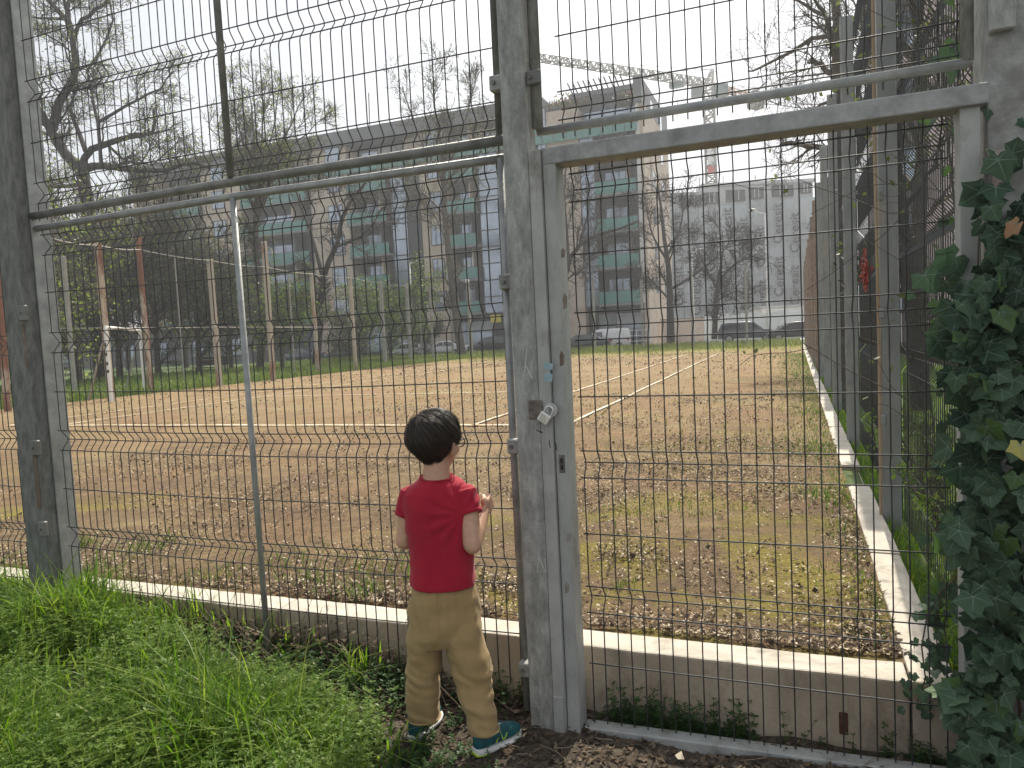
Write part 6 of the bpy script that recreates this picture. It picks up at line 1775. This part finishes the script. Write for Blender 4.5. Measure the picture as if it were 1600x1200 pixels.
# --- trousers
mb = MB()
body_loft(mb, [(694, 885, BD, 43, .078, None), (694, 905, BD, 46, .086, None), (694, 917, BD, 50, .094, None), (694, 932, BD, 53.5, .101, None), (695, 960, BD, 57, .104, None), (694, 985, BD, 57, .100, None), (693, 1002, BD, 50, .085, None)], 2.5)
body_loft(mb, [(664, 950, BD, 26, .085, None), (664, 985, BD, 28.5, .090, None), (662, 1020, BD + .01, 27.5, .082, None), (661, 1060, BD + .02, 27, .075, None), (661, 1095, BD + .035, 26, .071, None), (662, 1108, BD + .04, 26, .068, None), (663, 1122, BD + .045, 25, .064, (0, .0))], 2.2)
body_loft(mb, [(722, 950, BD, 28, .085, None), (722, 985, BD - .01, 34, .092, None), (730, 1020, BD - .02, 33, .086, None), (739, 1060, BD - .03, 30, .078, None), (746, 1095, BD - .045, 27, .072, None), (753, 1120, BD - .055, 25.5, .067, None), (756, 1141, BD - .06, 23.2, .060, (0, -.05))], 2.2)
mp_ = union(mb, .0048, 6, .5)
def pants_w(p):
    x = float(np.dot(p - cH, rr)); y = float(np.dot(p - cH, vv)); z = float(p[2] - cH[2])
    q = Vector((x * 9, y * 9, z * 14))
    w = .0075 * mnoise.noise(q) + .003 * mnoise.noise(q * 2.1 + Vector((3, 1, 7)))
    kn = math.exp(-((z - .26) / .10) ** 2) + .8 * math.exp(-((z - .07) / .06) ** 2)
    w += .0095 * kn * mnoise.noise(Vector((x * 7 + 3, y * 7, z * 38 + x * 16))) + .002 * mnoise.noise(Vector((x * 22, y * 22, z * 10)))
    top = math.exp(-((z - .53) / .06) ** 2)
    w += .0022 * top * math.sin(x * 190 + z * 25)
    seam = math.exp(-((x + .012) / .007) ** 2) * max(0, min(1, (z - .38) / .05))
    w -= .004 * seam
    # long drape folds below the seat
    w += .0045 * mnoise.noise(Vector((x * 26 + z * 9, y * 14, z * 4 + 5))) * max(0, min(1, (.52 - z) / .1))
    return w
wrinkle(mp_, pants_w)
pants = link('trousers', mp_, PANTS, boy)
for (px, py, d, hw, dep) in ((663, 1119, BD + .045, 25.6, .0655), (756, 1138, BD - .06, 23.8, .0615)):
    P = ering(B(px, py, d), hw * d / FPX, dep, e=2.2, tilt=(0, -.05)); MB().tube([tuple(p) for p in P + P[:1]], .003, 6, cap=False).build('hem', PANTS, pants, True)

# --- trainers
TEALM, nt, N, L_, b = new_mat('teal_mesh_fabric')
n1 = noise_node(nt, 28, 3, .6); col = ramp(nt, n1.outputs['Fac'], [(.35, (.004, .045, .065)), (.65, (.008, .115, .125))]); L_.new(col, b.inputs['Base Color']); b.inputs['Roughness'].default_value = .6
bump(nt, b, noise_node(nt, 500, 1, .5).outputs['Fac'], .4, .002)
SOLE = pmat('white_sole', (.62, .63, .62), (.72, .72, .70), 20, .6, 0, .1)
LIME = pmat('lime_trim', (.45, .62, .05), rough=.5)
NAVY = pmat('navy_collar', (.008, .012, .03), rough=.8)
def shoe(heel, toe, z0, lift=0.0, L0=.205):
    heel = np.array([heel[0], heel[1], z0]); d = np.array([toe[0] - heel[0], toe[1] - heel[1], 0]); d /= np.linalg.norm(d)
    s = np.array([d[1], -d[0], 0])
    def sec(t, zt, scale=1.0, z_=0.0, n=20, e=2.6, half=False):
        w = np.interp(t, [0, .06, .2, .42, .7, .88, .97, 1.0], [.016, .026, .031, .030, .039, .034, .020, .008]) * scale
        c = heel + d * L0 * t + s * .006 * math.sin(t * 3)
        rz_ = lift * t ** 2
        out = []
        for k in range(n):
            a = 2 * math.pi * k / n; ca, sa = math.cos(a), math.sin(a)
            x = math.copysign(abs(ca) ** (2 / e), ca) * w
            zt2 = math.copysign(abs(sa) ** (2 / e), sa) * .5 + .5
            x *= 1 - .35 * zt2 * (zt > .03)
            out.append(c + s * x + zz * (rz_ + z_ + zt2 * zt))
        return out
    ts = [0, .03, .08, .18, .3, .42, .55, .68, .8, .9, .96, 1.0]
    root = MB().loft([sec(t, np.interp(t, [0, .1, .35, .5, .7, .9, 1], [.060, .074, .078, .066, .052, .036, .018]), .96, .018) for t in ts]).build('shoe', TEALM, boy, True)
    for md in root.modifiers: pass
    sub = root.modifiers.new('s', 'SUBSURF'); sub.levels = sub.render_levels = 1
    MB().loft([sec(t, np.interp(t, [0, .5, 1], [.028, .020, .018]), 1.06, 0, e=3.4) for t in ts]).build('sole', SOLE, root, True, bevel=.002)
    MB().loft([sec(t, .011, 1.075, -.001, e=3.4) for t in (-.012, .03, .10, .16)]).build('heel_trim', LIME, root, True)
    c = heel + d * L0 * .2 + zz * .088
    P = [tuple(c + d * .042 * math.cos(a) + s * .029 * math.sin(a) - zz * .005 * math.cos(a)) for a in np.linspace(0, 2 * math.pi, 25)]
    MB().tube(P, .007, 8, cap=False).build('ankle_collar', NAVY, root, True)
    # lime emblem strokes on the outer side
    for sg_ in (1, -1):
        def pt(t, z_): return tuple(heel + d * L0 * t + s * sg_ * (np.interp(t, [0, .06, .2, .42, .7, .88, 1], [.016, .026, .031, .030, .039, .034, .008]) * .99 * (1 - .33 * (z_ - .02) / .06) + .0025) + zz * z_)
        for st_ in (((.36, .030), (.43, .050), (.47, .066)), ((.47, .066), (.49, .046), (.52, .030)), ((.52, .030), (.58, .044), (.60, .052))):
            MB().tube([pt(*q) for q in st_], .0028, 6).build('emblem', LIME, root, True)
    for k in range(4):
        t = .42 + .075 * k; zt = np.interp(t, [.35, .5, .7, .9], [.096, .085, .072, .055])
        MB().tube([tuple(heel + d * L0 * t + s * -.016 + zz * (zt - .004)), tuple(heel + d * L0 * t + zz * (zt + .003)), tuple(heel + d * L0 * t + s * .016 + zz * (zt - .004))], .0025, 6).build('lace', NAVY, root, True)
shoe(hl, tl, -.287, .012)
shoe(hr_, tr_, -.287, .006)

# ================================================================== hazy air
hz_m = bpy.data.materials.new('haze'); hz_m.use_nodes = True
nt = hz_m.node_tree; nt.nodes.remove(nt.nodes['Principled BSDF'])
pv = nt.nodes.new('ShaderNodeVolumePrincipled')
pv.inputs['Color'].default_value = (.93, .95, 1.0, 1); pv.inputs['Density'].default_value = .0015; pv.inputs['Anisotropy'].default_value = .35
nt.links.new(pv.outputs[0], nt.nodes['Material Output'].inputs['Volume'])
tag(MB().box((-1600, -700, -1.7), (1600, 2600, 46)).build('haze', hz_m), kind='stuff')
